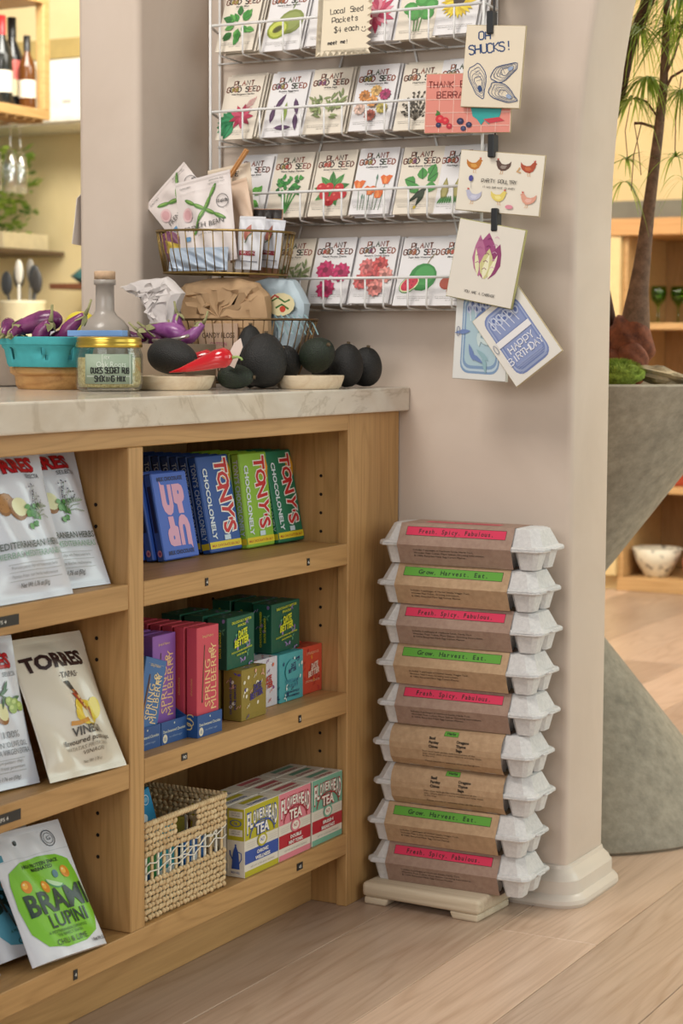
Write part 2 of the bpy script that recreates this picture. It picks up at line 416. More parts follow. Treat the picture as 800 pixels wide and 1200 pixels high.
# ================================================================== the setting
fl = struct(MB().box(-6, 5, -5, 4.9, -.05, -.0125).obj('floor', floor_oak))
seams = [-.118, .072, .282, .46, .645]
xs = [seams[0]-.19*k for k in range(9, 0, -1)]+seams+[.645+.19*k for k in range(1, 10)]
pi_ = 0
for i in range(len(xs)-1):
    y = -2.6-random.uniform(0, 1.2)
    while y < 4.88:
        L = random.uniform(1.3, 2.1); y1 = min(y+L, 4.9)
        MB().box(xs[i]+.0006, xs[i+1]-.0006, y+.0006, y1-.0006, -.012, 0).obj('plank', floor_oak, fl, bevel=.0012); y = y1
# main wall with the arched opening
cx, zc, ra, rb = 1.33, 1.18, 1.0, 1.44
arch = [(cx-ra*math.cos(t), zc+rb*math.sin(t)) for t in [PI*k/48 for k in range(49)]]
mb = MB(); Y0, Y1 = 0.0, .181
def strip(pts, y):   # wall face cut into columns: left field, arch spandrels, right field
    return [(x, y, z) for x, z in pts]
outer = [(-.406, -.012), (.33, -.012)]+arch+[(2.33, -.012), (4.2, -.012), (4.2, 3.1), (-.406, 3.1)]
mb.prism(outer, Y0, Y1, 'y')
wb = struct(mb.obj('wall_back', wall_m, bevel=.012, seg=3)); autos(wb, .9)
pier = struct(MB().box(-.539, -.406, -.226, .181, .9005, 3.1).obj('wall_pier', wall_m, bevel=.014, seg=3)); autos(pier, .9)
# baseboard wrapping the end of the wall
def baseboard(name, path, prof, mat, closed=False):
    rings = []
    n = len(path)
    for i in range(n):
        p = Vector((*path[i], 0)); a = Vector((*path[i-1], 0)) if i else None; b = Vector((*path[i+1], 0)) if i < n-1 else None
        d1 = (p-a).normalized() if a else None; d2 = (b-p).normalized() if b else None
        n1 = Vector((d1.y, -d1.x, 0)) if d1 else None; n2 = Vector((d2.y, -d2.x, 0)) if d2 else None
        if n1 and n2: m_ = (n1+n2).normalized(); m_ = m_/max(.3, m_.dot(n1))
        else: m_ = n1 or n2
        rings.append([p+m_*o+Vector((0, 0, z)) for o, z in prof])
    return autos(MB().loft(rings).obj(name, mat), .5)
prof = [(.0005, 0), (.031, .0), (.034, .006), (.033, .013), (.028, .019), (.022, .0215), (.0215, .0445), (.018, .048), (.016, .053), (.0095, .059), (.0055, .063), (.004, .0685), (.0005, .0695)]
rc = .018; arcp = [(.33-rc+rc*math.sin(t), rc-rc*math.cos(t)) for t in [PI/2*k/6 for k in range(7)]]
arcq = [(.33-rc+rc*math.cos(t), .181-rc+rc*math.sin(t)) for t in [PI/2*k/6 for k in range(7)]]
struct(baseboard('baseboard_back', [(.003, 0)]+arcp+arcq+[(-.2, .181)], prof, base_m))
# rooms beyond the arch and behind the counter
struct(MB().box(-2.2, 5, 4.75, 4.9, -.012, 3.1).obj('wall_far', yellow_m))
struct(MB().box(-6, -2.2, 3.6, 3.75, -.012, 3.1).obj('wall_kitchen', kit_m))
struct(MB().box(-2.2, -2.1, 3.6, 4.75, -.012, 3.1).obj('wall_side', yellow_m))
struct(MB().box(-6, 5, .181, 4.9, 3.1, 3.2).obj('ceiling', plain('ceiling_paint', '#efe6d2', .8)))
struct(MB().box(-6, -2.2, 3.32, 3.6, 2.108, 2.185).obj('trim_1', plain('olive_beam', '#a58f58', .6)))

# ================================================================== display cabinet
Z1, Z2, Z3 = .635, .377, .129
CY0 = -1.62     # left end, outside the picture
cab = thing('display_cabinet', 'long pale oak open-shelf cabinet under the marble worktop', 'cabinet', (0, CY0, 0))
def part(name, x0, x1, y0, y1, z0, z1, mat, bev=.0012, parent=cab): return MB().box(x0, x1, y0, y1, z0, z1).obj(name, mat, parent, world=True, bevel=bev)
g_ = .0004
part('end_stile', -.020, 0, -.196, -.004, 0, .857, oak['z'])
part('side_panel', -.33, -.0205, -.190, -.172, 0, .857, oak['z'])
part('divider', -.33, 0, -.8545, -.8174, .1294, .8286, oak['z'])
part('side_panel', -.33, 0, CY0, CY0+.02, 0, .857, oak['z'])
part('top_rail', -.022, 0, CY0+.0204, -.1964, .829, .857, oak['y'])
part('top_panel', -.33, -.0224, CY0+.0204, -.1904, .839, .857, oak['y'])
for z in (Z1, Z2):
    part('shelf', -.33, -.0005, -.817, -.1964, z-.0362, z, oak['y'])
    part('shelf', -.33, -.0005, CY0+.0204, -.8549, z-.0362, z, oak['y'])
part('bottom_shelf', -.33, -.0003, CY0+.0204, -.1964, .093, Z3, oak['y'])
part('back_panel', -.35, -.3304, CY0, -.172, 0, .857, oak['z'])
part('kick_board', -.088, -.072, CY0+.0204, -.1904, 0, .0926, oak['y'])
hole = plain('dark_hole', '#1c120a', .9)
h0 = None
for yy, zs in ((-.1904, (.749, .717, .685, .653, .553, .521, .489, .300, .268, .236)), (-.8549, (.746, .715, .554, .523, .299, .267, .235))):
    for xx in (-.056, -.275):
        for z in zs:
            if h0 is None:
                h0 = MB().lathe([(.0028, 0), (.0028, .0006), (.0019, .0006), (.0016, .0002)], 10, caps=True).obj('peg_hole', hole, cab); o = h0
            else: o = h0.copy(); C.objects.link(o)
            o.rotation_euler = (PI/2, 0, 0); o.location = (xx, yy-CY0, z)
def shelf_tag(y, z, w=.010, txt='4', h=.0095):
    t = MB().box(0, .0008, y-w/2, y+w/2, z-h/2, z+h/2).obj('shelf_tag', black, cab, world=True)
    a = Art(); a.text(txt, 0, -.0028, .007, '#e9e6df', fit=min(w*.8, .0045*len(txt)))
    a.build(t, plane_fn((.0008, y, z), (0, 1, 0), (0, 0, 1)), 'lettering', world=True)
shelf_tag(-.649, .617, .008, '4', .012); shelf_tag(-.335, .617, .008, '6', .012); shelf_tag(-.712, .361, .015, '90', .010)
shelf_tag(-.362, .359, .008, '5', .012); shelf_tag(-.361, .111, .019, '45', .012); shelf_tag(-.989, .108, .009, '4', .014)
shelf_tag(-1.150, .617, .085, 'CHIPS 4', .014); shelf_tag(-1.150, .359, .085, 'CHIPS 4', .014)
# worktop
wt = MB().box(-.80, .02, CY0-.02, -.0005, .8577, .9).obj('worktop', marble, bevel=.003, seg=2)
tag(wt, 'thick veined marble worktop lying on the oak cabinet', 'worktop')
# ================================================================== goods on the shelves
def slab(name, w, L, t, mat, parent, bev=.0012):   # local: front face x=0, y 0..w, z 0..L
    return MB().box(-t, 0, 0, w, 0, L).obj(name, mat, parent, bevel=bev)
FRONT = lambda w, L, x=0: plane_fn((x, w/2, 0), (0, 1, 0), (0, 0, 1))       # u centred, v from the bottom
def SIDE(t, x=0): return plane_fn((-t/2+x, 0, 0), (1, 0, 0), (0, 0, 1))     # the face turned to the room on the left
def TOPF(w, L, t): return plane_fn((0, w/2, L), (0, 1, 0), (-1, 0, 0))
def put(o, x, y, z, lean=0, yaw=0, roll=0, t=0):
    a = math.radians(lean)
    o.matrix_basis = Matrix.Translation((x, y, z+t*math.sin(abs(a)))) @ rotm(yaw, 'Z') @ Matrix.Rotation(-a, 4, 'Y') @ rotm(roll, 'X')
# --- big chocolate bars
def bar(base, paper_c, w, L, t, label, band, group=None, face=True):
    T = thing('chocolate_bar', label, 'chocolate', group=group)
    b = slab('wrapper', w, L, t, paper(paper_c, .42), T, .002)
    a = Art()
    a.text("TONY'S CHOCOLONELY", 0, 0, .0125, '#b9c9d8' if band != 'dim' else '#8b93a0', rot=-90, bold=.02, fit=L*.8)
    # text rotated about its centre: move to mid height
    vs, fs, c, k = a.p[-1]; a.p[-1] = ([(x-.004, y+L*.53) for x, y in vs], fs, c, k)
    a.rect(-t/2+.0008, .006, t/2-.0008, .016, '#d8c02c')
    a.build(T, SIDE(t), 'side_print', .4)
    if face:
        a = Art(); a.poly([(w*(.5+.0*0), L*.84), (w*.44, L*.93), (w*.30, L*.95), (w*.2, L*.90), (w*.22, L*.83), (w*.16, L*.78), (w*.28, L*.735), (w*.45, L*.72)], '#dd9a1e')
        a.rect(-w/2+.001, .006, w/2-.001, .017, '#e3cb2a'); a.text('MILK CHOCOLATE SEA SALT', 0, .0088, .0055, '#b03a22', fit=w*.86, bold=.02)
        # big wobbling name running down the bar
        x0 = w*.16; letters = "TONY'S"; ys = [.885, .745, .585, .435, .325, .235]; sz = [.046, .043, .046, .044, .036, .047]; rr = [-90, -98, -84, -96, -90, -84]
        for pas, col, bo in ((0, '#f2efe8', .085), (1, '#c92a2e', .03)):
            for ch, yy, s_, ro in zip(letters, ys, sz, rr):
                vs = glyph(ch, bo); m_ = (vs[2]+vs[3])/2
                a.text(ch, x0-.013+(.003 if ro < -90 else 0), yy*L+.0, s_*w/.088, col, rot=ro, bold=bo, sx=.78)
        a.text('CHOCOLONELY', -w*.37, L*.5, .0175, '#dce4ea', rot=-90, bold=.035, fit=L*.74)
        a.rect(-w*.02, L*.115, w*.17, L*.165, '#cfe0ea')
        a.build(T, FRONT(w, L), 'front_print', .4)
    return T
def barrow(col, w, L, t, x, y, lean, n, gap, lab_front, lab_back, grp, col2=None, dim=False):
    T = bar(None, col, w, L, t, lab_front, ''); put(T, x, y, Z1+.0005, lean, t=t)
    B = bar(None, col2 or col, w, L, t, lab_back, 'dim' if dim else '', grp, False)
    a = math.radians(lean)
    for i in range(1, n):
        o = B if i == 1 else dup(B, lab_back, grp)
        put(o, x-gap*i, y, Z1+.0005, lean, t=t)
    return T
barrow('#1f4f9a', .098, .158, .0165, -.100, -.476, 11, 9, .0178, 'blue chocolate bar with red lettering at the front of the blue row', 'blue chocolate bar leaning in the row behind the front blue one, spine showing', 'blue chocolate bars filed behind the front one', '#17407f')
barrow('#8cba35', .089, .158, .0165, -.092, -.374, 7, 6, .0178, 'lime green chocolate bar with red lettering on the top shelf', 'lime green chocolate bar leaning behind the front lime one', 'lime chocolate bars filed behind the front one')
barrow('#16704f', .086, .158, .0165, -.086, -.280, 11, 4, .0178, 'dark green chocolate bar with red lettering beside the cabinet end', 'dark green chocolate bar leaning behind the front dark green one', 'dark green chocolate bars filed behind the front one')
def upbar(label, group=None, face=True):
    w, L, t = .100, .138, .0145
    T = thing('chocolate_bar', label, 'chocolate', group=group); slab('wrapper', w, L, t, paper('#3f68c8', .4), T, .0018)
    a = Art(); a.ell(0, .012, .0042, .0055, '#dfa0bd'); a.ell(0, .012, .002, .0025, '#b0508a')
    a.rect(-.003, .045, .003, L-.02, '#1b2c66'); a.build(T, SIDE(t), 'side_print', .4)
    if face:
        a = Art(); pk = '#e3a9c4'
        def U(cx, cy, s, fl):   # fat letter drawn from rounded blocks
            f = -1 if fl else 1
            q = lambda pts: a.poly([(cx+f*px*s, cy+f*(py*.74-.05)*s) for px, py in pts], pk)
            q([(-1.0, 1.25), (-.86, .98), (-.62, .95), (-.62, -.15), (-.56, -.35), (-.42, -.35), (-.38, -.15), (-.38, .95), (-.08, .95), (-.08, -.45), (-.2, -.85), (-.42, -1.0), (-.66, -.95), (-.88, -.7), (-1.0, -.3)])
            q([(.0, .95), (.62, .95), (.85, .8), (.93, .5), (.93, .1), (.85, -.12), (.68, -.25), (.72, -.95), (.28, -.95), (.24, -.35), (.08, -.28), (0, -.2)])
            a.ell(cx+f*.47*s, cy+f*.25*s, .07*s, .1*s, '#4a6fc6')
        U(0.002, L*.695, .0335, False); U(0.002, L*.305, .0335, True)
        a.text('MILK CHOCOLATE', .0, L*.9, .0085, '#1b2c66', fit=w*.72, bold=.05); a.text('MILK CHOCOLATE', 0, L*.055, .0085, '#1b2c66', fit=w*.72, bold=.05)
        a.build(T, FRONT(w, L), 'front_print', .4)
    return T
T = upbar('bright blue chocolate bar with fat pink letters, nearest on the top shelf'); put(T, -.104, -.604, Z1+.0005, 11.5, t=.0145)
B = upbar('bright blue chocolate bar behind the pink lettered one, spine showing', 'bright blue bars behind the pink lettered one', False); put(B, -.120, -.612, Z1+.0005, 11.5, t=.0145)
o = dup(B, B['label'], B['group']); put(o, -.136, -.620, Z1+.0005, 11.5, t=.0145)

# --- middle shelf: slim chocolate boxes standing in blue display trays
def tray(x0, y0, y1, h, label, xb=-.30):
    T = thing('display_tray', label, 'tray', (x0, y0, Z2+.0004))
    w = y1-y0; d = x0-xb; m_ = paper('#24508c', .45); t = .0015
    mb = MB(); mb.box(-d, 0, 0, w, 0, t)
    mb.box(-t, 0, 0, w, t, h)
    mb.prism([(-d, t), (-t, t), (-t, h), (-.022, h*1.0), (-.05, h*1.45), (-d, h*1.45)], 0, t, 'y')
    mb.prism([(-d, t), (-t, t), (-t, h), (-.022, h*1.0), (-.05, h*1.45), (-d, h*1.45)], w-t, w, 'y')
    mb.box(-d, -d+t, t, w-t, t, h*1.45)
    mb.obj('tray_body', m_, T)
    a = Art(); a.text('Date-Sweetened Chocolate', 0, h*.50, .0060, '#c9cfc6', fit=w*.86, bold=.02); a.text('no added sugar', .004, h*.25, .0044, '#8fa7c4', fit=w*.5)
    a.ell(-w*.36, h*.25, .0062, .0068, '#d9d3bd'); a.text('12', -w*.36, h*.18, .006, '#24508c', bold=.03); a.ell(0, h*.86, .0016, .0016, '#c9cfc6')
    a.build(T, plane_fn((0, w/2, 0), (0, 1, 0), (0, 0, 1)), 'front_print', .45)
    a = Art(); a.hand('S', 0, .012, .017, .0022, '#d9c48a'); a.hand('S', .003, .018, .017, .0016, '#d9c48a'); a.build(T, plane_fn((-.014, 0, 0), (1, 0, 0), (0, 0, 1)), 'side_print', .45)
    return T
tray(-.012, -.656, -.586, .034, 'blue display tray holding the coral chocolate boxes')
tray(-.030, -.728, -.658, .034, 'blue display tray holding the purple boxes, between the two other trays')
tray(-.030, -.800, -.730, .034, 'blue display tray holding leaning blue boxes beside the cabinet divider')
def slim(col, label, group=None, face='full', purple=None, L=.166, w=.0625, t=.0185):
    T = thing('chocolate_box', label, 'chocolate', group=group); slab('box', w, L, t, paper(col, .42), T, .0008)
    if face:
        a = Art(); cr = '#e6c28a' if face != 'blue' else '#e8cf9a'
        a.text('Spring & Mulberry', 0, L*.90, .0055, cr, fit=w*.5)
        a.rect(-w*.36, L*.93-.0*L, w*.38, L*.9315, cr) if face == 'blue' else None
        a.poly([(-w*.30, L*.30), (-w*.24, L*.30), (-w*.13, L*.83), (-w*.17, L*.83)] if face != 'blue' else [(-w*.33, L*.22), (-w*.27, L*.22), (-w*.19, L*.80), (-w*.24, L*.80)], '#4a2f28')
        a.poly([(-w*.27, L*.33), (-w*.25, L*.33), (-w*.16, L*.78), (-w*.17, L*.78)], '#9c6b4a')
        a.text('SPRING', w*.10, L*.25, .0235, cr, rot=90, al='L', bold=.0, fit=L*.44, sy=.95)
        a.text('MULBERRY', w*.37, L*.22, .0235, cr, rot=90, al='L', fit=L*.62, sy=.95)
        a.text('&', w*.26, L*.74, .024, cr, rot=60)
        a.build(T, FRONT(w, L), 'front_print', .4)
    a = Art(); a.text('chocolate', .001, L*.45, .0055, '#dca45e', rot=90, fit=L*.16); a.build(T, SIDE(t), 'side_print', .4)
    return T
def slimrow(col, x, y, n, lab, labb, grp, face, step=.0225, lean=0, roll=0, w=.0625, L=.166, z=Z2+.0021, t=.0185):
    T = slim(col, lab, None, face, L=L, w=w, t=t); put(T, x, y, z, lean, roll=roll)
    if n > 1:
        B = slim(col, labb, grp, None, L=L, w=w, t=t)
        for i in range(1, n):
            o = B if i == 1 else dup(B, labb, grp)
            put(o, x-step*i, y, z, lean, roll=roll+(random.uniform(-.6, .6) if not roll else 0))
slimrow('#c94a5a', -.0160, -.6515, 12, 'coral red slim chocolate box at the front of its row', 'coral red slim box in the row behind the front coral box', 'coral boxes filed in the tray', 'coral')
slimrow('#8a5aa8', -.0480, -.7235, 10, 'purple slim chocolate box just behind the leaning blue ones', 'purple slim box in the row behind the front purple box', 'purple boxes filed in the tray', 'purple', L=.160)
# blue boxes lean over onto the purple row
for i in range(4):
    T = slim('#3f6ea6', 'slate blue slim box leaning right at the front of its tray' if i == 0 else 'slate blue slim box leaning in the tray behind the front blue one', None if i == 0 else 'blue boxes leaning in the tray', 'blue' if i == 0 else None, L=.122, w=.0560, t=.0185) if i < 2 else dup(T, T['label'], T['group'])
    if i: T['group'] = 'blue boxes leaning in the tray'
    put(T, -.0335-.0225*i if i == 0 else -.0560-.0225*(i-1), -.772, Z2+.0225, 0, roll=0)
    T.matrix_basis = Matrix.Translation((-.0335 if i == 0 else -.0560-.0225*(i-1), -.7945, Z2+.0225)) @ rotm(-16-(.5*i if i else 0), 'X')
# --- date snack boxes
def datebox(col, txt, c2, label, group=None, w=.079, h=.082, t=.034, style='green', face=True):
    T = thing('snack_box', label, 'box', group=group); slab('box', w, h, t, paper(col, .38), T, .0008)
    rnd = random.Random(col)
    def deco(a, W, H, n, cc):
        for i in range(n):
            x, y = rnd.uniform(-W*.42, W*.42), rnd.uniform(H*.06, H*.94); c = rnd.choice(cc); k = rnd.random()
            if k < .35: a.ell(x, y, .0035, .0028, c, rnd.uniform(0, 90), 9)
            elif k < .7:
                for q in range(3): a.leaf(x, y, .0075, .003, rnd.uniform(0, 360), c)
            else: a.line([(x-.004, y-.003), (x, y+.002), (x+.002, y-.001), (x+.004, y+.004)], .0014, c)
    cc = {'green': ['#9a86b8', '#8474a6', '#5c9a76'], 'gold': ['#e2dcc8', '#e2dcc8', '#d9a58e', '#5a4a9a'], 'white': ['#c23a3a', '#d9785e', '#8a4a8a'], 'teal': ['#1e3a6a', '#d6e6e6', '#2c5a7a'], 'orange': ['#b02a2e', '#e08a3a', '#c23a3a']}[style]
    if face:
        a = Art(); deco(a, w, h, 15, cc)
        if style == 'green': pos = [(0, h*.60, 1.0), (0, h*.44, 1.0)]
        elif style == 'gold': pos = [(.006, h*.56, .9), (.006, h*.41, .9)]
        elif style == 'teal': a.ell(0, h*.62, w*.30, h*.24, col); pos = [(0, h*.70, .58), (0, h*.60, .58)]
        else: pos = [(.004, h*.52, .85), (.004, h*.38, .85)]
        a.text('DATE', pos[0][0]+.004, pos[0][1], .0155*pos[0][2], txt, rot=8, bold=.05, shear=.25, fit=.030*pos[0][2])
        a.text('BETTER', pos[1][0], pos[1][1], .0155*pos[1][2], txt, rot=8, bold=.05, shear=.25, fit=.046*pos[1][2])
        if style == 'green':
            a.text('DELICIOUSLY BETTER', 0, h*.88, .0055, txt, fit=w*.72, rot=3, bold=.02); a.text('SNACKS', 0, h*.80, .0055, txt, fit=w*.3, rot=3, bold=.02)
            a.text('CHOCOLATE COVERED ALMOND STUFFED', 0, h*.32, .004, txt, fit=w*.76, rot=5, bold=.02); a.text('DATE SNACKS', 0, h*.25, .004, txt, fit=w*.36, rot=5, bold=.02)
        elif style == 'teal':
            a.text('PEPPERMINT', 0, h*.38, .0085, '#3f8aa0', fit=w*.55, bold=.03); a.text('CRUNCH', 0, h*.28, .0085, '#3f8aa0', fit=w*.4, bold=.03); a.text('DATE SNACKS FILLED', 0, h*.17, .0048, txt, fit=w*.6, bold=.03); a.text('WITH ALMOND', 0, h*.09, .0048, txt, fit=w*.6, bold=.03)
        elif style == 'orange':
            a.text('DELICIOUS', 0, h*.83, .006, '#e8c0a0', fit=w*.6); a.text('STUFFED DATES', 0, h*.24, .005, '#e8c0a0', fit=w*.7)
        a.build(T, FRONT(w, h), 'front_print', .4)
    a = Art(); deco(a, t, h, 7, cc)
    a.text('CHOCOLATE COVERED', -.001, h*.5, .0052, txt, rot=90, fit=h*.72, bold=.03); a.text('DATE SNACKS', .007, h*.5, .0052, txt, rot=90, fit=h*.5, bold=.03)
    for j in (-1, -2):
        vs, fs, c, k = a.p[j]; cy = sum(v[1] for v in vs)/len(vs); a.p[j] = ([(x, y-cy+h*.5) for x, y in vs], fs, c, k)
    a.build(T, SIDE(t), 'side_print', .4)
    a = Art(); deco(a, w, t, 6, cc); a.build(T, TOPF(w, h, t), 'top_print', .4)
    return T
zz = Z2+.0004
def pd(T, x, y, z, yaw=0): put(T, x, y, z, 0, yaw); return T
GB = 'olive gold date box, front left of the snack boxes'
pd(datebox('#8f7d36', '#3a3478', '', GB, style='gold'), -.021, -.512, zz, 1)
for k, (x, lab) in enumerate(((-.062, 'a'), (-.104, 'b'))):
    B = datebox('#8f7d36', '#3a3478', '', 'olive gold date box hidden behind the front gold one', 'gold date boxes behind the front one', style='gold', face=False) if k == 0 else dup(B, B['label'], B['group']); pd(B, x, -.512, zz)
pd(datebox('#d4d3dc', '#b8443a', '', 'white date box with red fruit print between the gold and teal boxes', style='white'), -.049, -.4305, zz)
pd(datebox('#4fa7ae', '#1e2a5a', '', 'turquoise date box with navy lettering on the middle shelf', style='teal'), -.046, -.3485, zz)
pd(datebox('#cf4f3a', '#e9d0c0', '', 'orange red date box in the right corner of the middle shelf', style='orange', w=.070), -.052, -.2625, zz)
for k, (x, y) in enumerate(((-.092, -.4305), (-.092, -.3485), (-.092, -.2625))):
    nm_, c_, t_, st = (('white', '#d4d3dc', '#b8443a', 'white'), ('turquoise', '#4fa7ae', '#1e2a5a', 'teal'), ('orange', '#cf4f3a', '#e9d0c0', 'orange'))[k]
    pd(datebox(c_, t_, '', '%s date box standing second in line behind the front %s one' % (nm_, nm_), style=st, face=False, w=.070 if k == 2 else .079), x, y, zz)
    pd(datebox(c_, t_, '', '%s date box third in line, against the back of the shelf' % nm_, style=st, face=False, w=.070 if k == 2 else .079), x-.045, y, zz)
zt = zz+.0825
G0 = datebox('#1b5a45', '#cfd42f', '', 'dark green date box stacked upright above the turquoise and white boxes', style='green', w=.097, h=.083, t=.036)
pd(G0, -.060, -.3515, zt, 1)
o = datebox('#1b5a45', '#cfd42f', '', 'dark green date box stacked on the gold and white boxes, partly behind the coral box', style='green', w=.086, h=.083, t=.036); pd(o, -.040, -.525, zt, 1)
BG = datebox('#1b5a45', '#cfd42f', '', 'dark green date box in the stack behind the two front green ones', 'dark green date boxes at the back of the stack', style='green', w=.086, h=.083, t=.036, face=False)
for i, (x, y) in enumerate(((-.103, -.342), (-.146, -.342), (-.085, -.525), (-.128, -.525))):
    if i: BG = dup(BG, BG['label'], BG['group'])
    pd(BG, x, y, zt)
# --- bottom shelf: tea boxes
def teabox(main, dark, top3, line1, line2, label, group=None, face=True, side=True, band=None, w=.106, h=.113, t=.033):
    T = thing('tea_box', label, 'box', group=group); slab('box', w, h, t, paper('#ddd6c8', .42), T, .0008)
    def faceart():
        a = Art(); a.rect(-w/2+.0006, h*.53, w/2-.0006, h-.0006, main); a.rect(-w/2+.0006, .0008, w/2-.0006, h*.09, main)
        a.rect(-w/2+.0006, h*.19, w/2-.0006, h*.38, band or dark)
        N = 'FLOWERHEAD'; n = len(N)
        for pas in (0, 1):
            for i, ch in enumerate(N):
                u = (i+.5)/n*2-1; cw = w*.9/n; g = glyph(ch, .03 if pas else .10)
                lo = h*(.60+.19*(1-u*u)); hi = h*(.90+.02*(1-u*u)); wd = max(g[3]-g[2], .3)
                s_ = (hi-lo)/.73; fx = (cw*.86)/(wd*s_) if ch != 'I' else .7
                a.text(ch, u*w*.45, lo, s_, dark if pas == 0 else '#e9e4da', sx=fx, bold=.03 if pas else .10)
        for r0 in ((0, 0),):
            P = [(w*.36*math.cos(PI*k/14), h*(.55)+h*.205*math.sin(PI*k/14)) for k in range(15)]; a.line(P, .0022, dark)
        a.text('TEA', 0, h*.575, .0225, dark, fit=w*.42, bold=.10); a.text('TEA', 0, h*.575, .0225, '#e9e4da', fit=w*.40, bold=.03)
        a.ell(0, h*.465, w*.145, h*.095, main); a.ell(0, h*.465, w*.105, h*.066, '#e6dfd2'); a.text('N.7', 0, h*.445, .008, dark, bold=.03)
        for sg in (-1, 1):
            for q in range(3): a.rect(sg*w*.33-.014, h*(.425+.03*q), sg*w*.33+.014, h*(.43+.03*q), '#c3bcb0')
        a.text(line1, 0, h*.295, .0075, '#e6e2dc', fit=w*.34, bold=.04); a.text(line2, 0, h*.215, .0075, '#e6e2dc', fit=w*.44, bold=.04)
        a.text('NET WT 16 TEA BAGS ORGANIC', 0, h*.125, .0042, '#9a948c', fit=w*.7); return a
    if face: faceart().build(T, FRONT(w, h), 'front_print', .4)
    if side:
        a = Art(); W_ = t; a.rect(-W_/2+.001, h*.53, W_/2-.001, h-.002, main)
        for yy in (.86, .60): a.rect(-W_*.38, h*yy-.001, W_*.38, h*(yy+.085), '#ddd6c8'); a.text('LOOSE LEAF', 0, h*(yy+.045), .004, '#6a665e', fit=W_*.5); a.text('ORGANIC', 0, h*(yy+.01), .004, '#6a665e', fit=W_*.5)
        a.ell(0, h*.775, W_*.33, h*.05, dark); a.ell(0, h*.775, W_*.27, h*.04, main); a.text('16', 0, h*.755, .006, dark, bold=.04)
        # tall coffee pot
        a.poly([(-.0075, h*.12), (.0075, h*.12), (.0055, h*.33), (.0035, h*.40), (-.0035, h*.40), (-.0055, h*.33)], dark)
        a.poly([(-.0035, h*.395), (.0035, h*.395), (.001, h*.45), (-.001, h*.45)], dark); a.ell(0, h*.46, .0015, .002, dark)
        a.line([(.0045, h*.37), (.0105, h*.35), (.011, h*.27), (.006, h*.2)], .0016, dark); a.line([(-.005, h*.25), (-.0095, h*.32), (-.0105, h*.38)], .0022, dark)
        a.text('BREW WELL', 0, h*.055, .005, dark, fit=W_*.5)
        a.build(T, SIDE(t), 'side_print', .4)
    a = Art(); a.rect(-w*.28, t*.50, w*.34, t*.82, top3); a.text('FLOWERHEAD', 0, t*.16, .009, dark, fit=w*.55, bold=.02); a.build(T, TOPF(w, h, t), 'top_print', .4)
    return T
tz = Z3+.0004
for (main, dark, band, t3, l1, l2, y, nm_) in (('#b3aa22', '#2f4f9e', '#2f4f9e', '#b3aa22', 'CHRONIC', 'WELLNESS', -.5275, 'yellow and blue'), ('#d87f8c', '#a32630', '#b02230', '#b85a62', 'DOUBLE', 'MINT TONIC', -.4195, 'pink and red'), ('#74ad95', '#a32630', '#b02230', '#5f9a86', 'IRISH', 'BREAKFAST', -.3080, 'mint green and red')):
    pd(teabox(main, dark, t3, l1, l2, '%s tea box facing out on the bottom shelf' % nm_, band=band), -.006, y, tz)
    B = teabox(main, dark, t3, l1, l2, '%s tea box behind the front one of its colour' % nm_, '%s tea boxes behind the front one' % nm_, face=False, side=(y < -.5), band=band); pd(B, -.0405, y-(.006 if y < -.5 else 0), tz)
    o = dup(B, B['label'], B['group']); pd(o, -.075, y, tz)
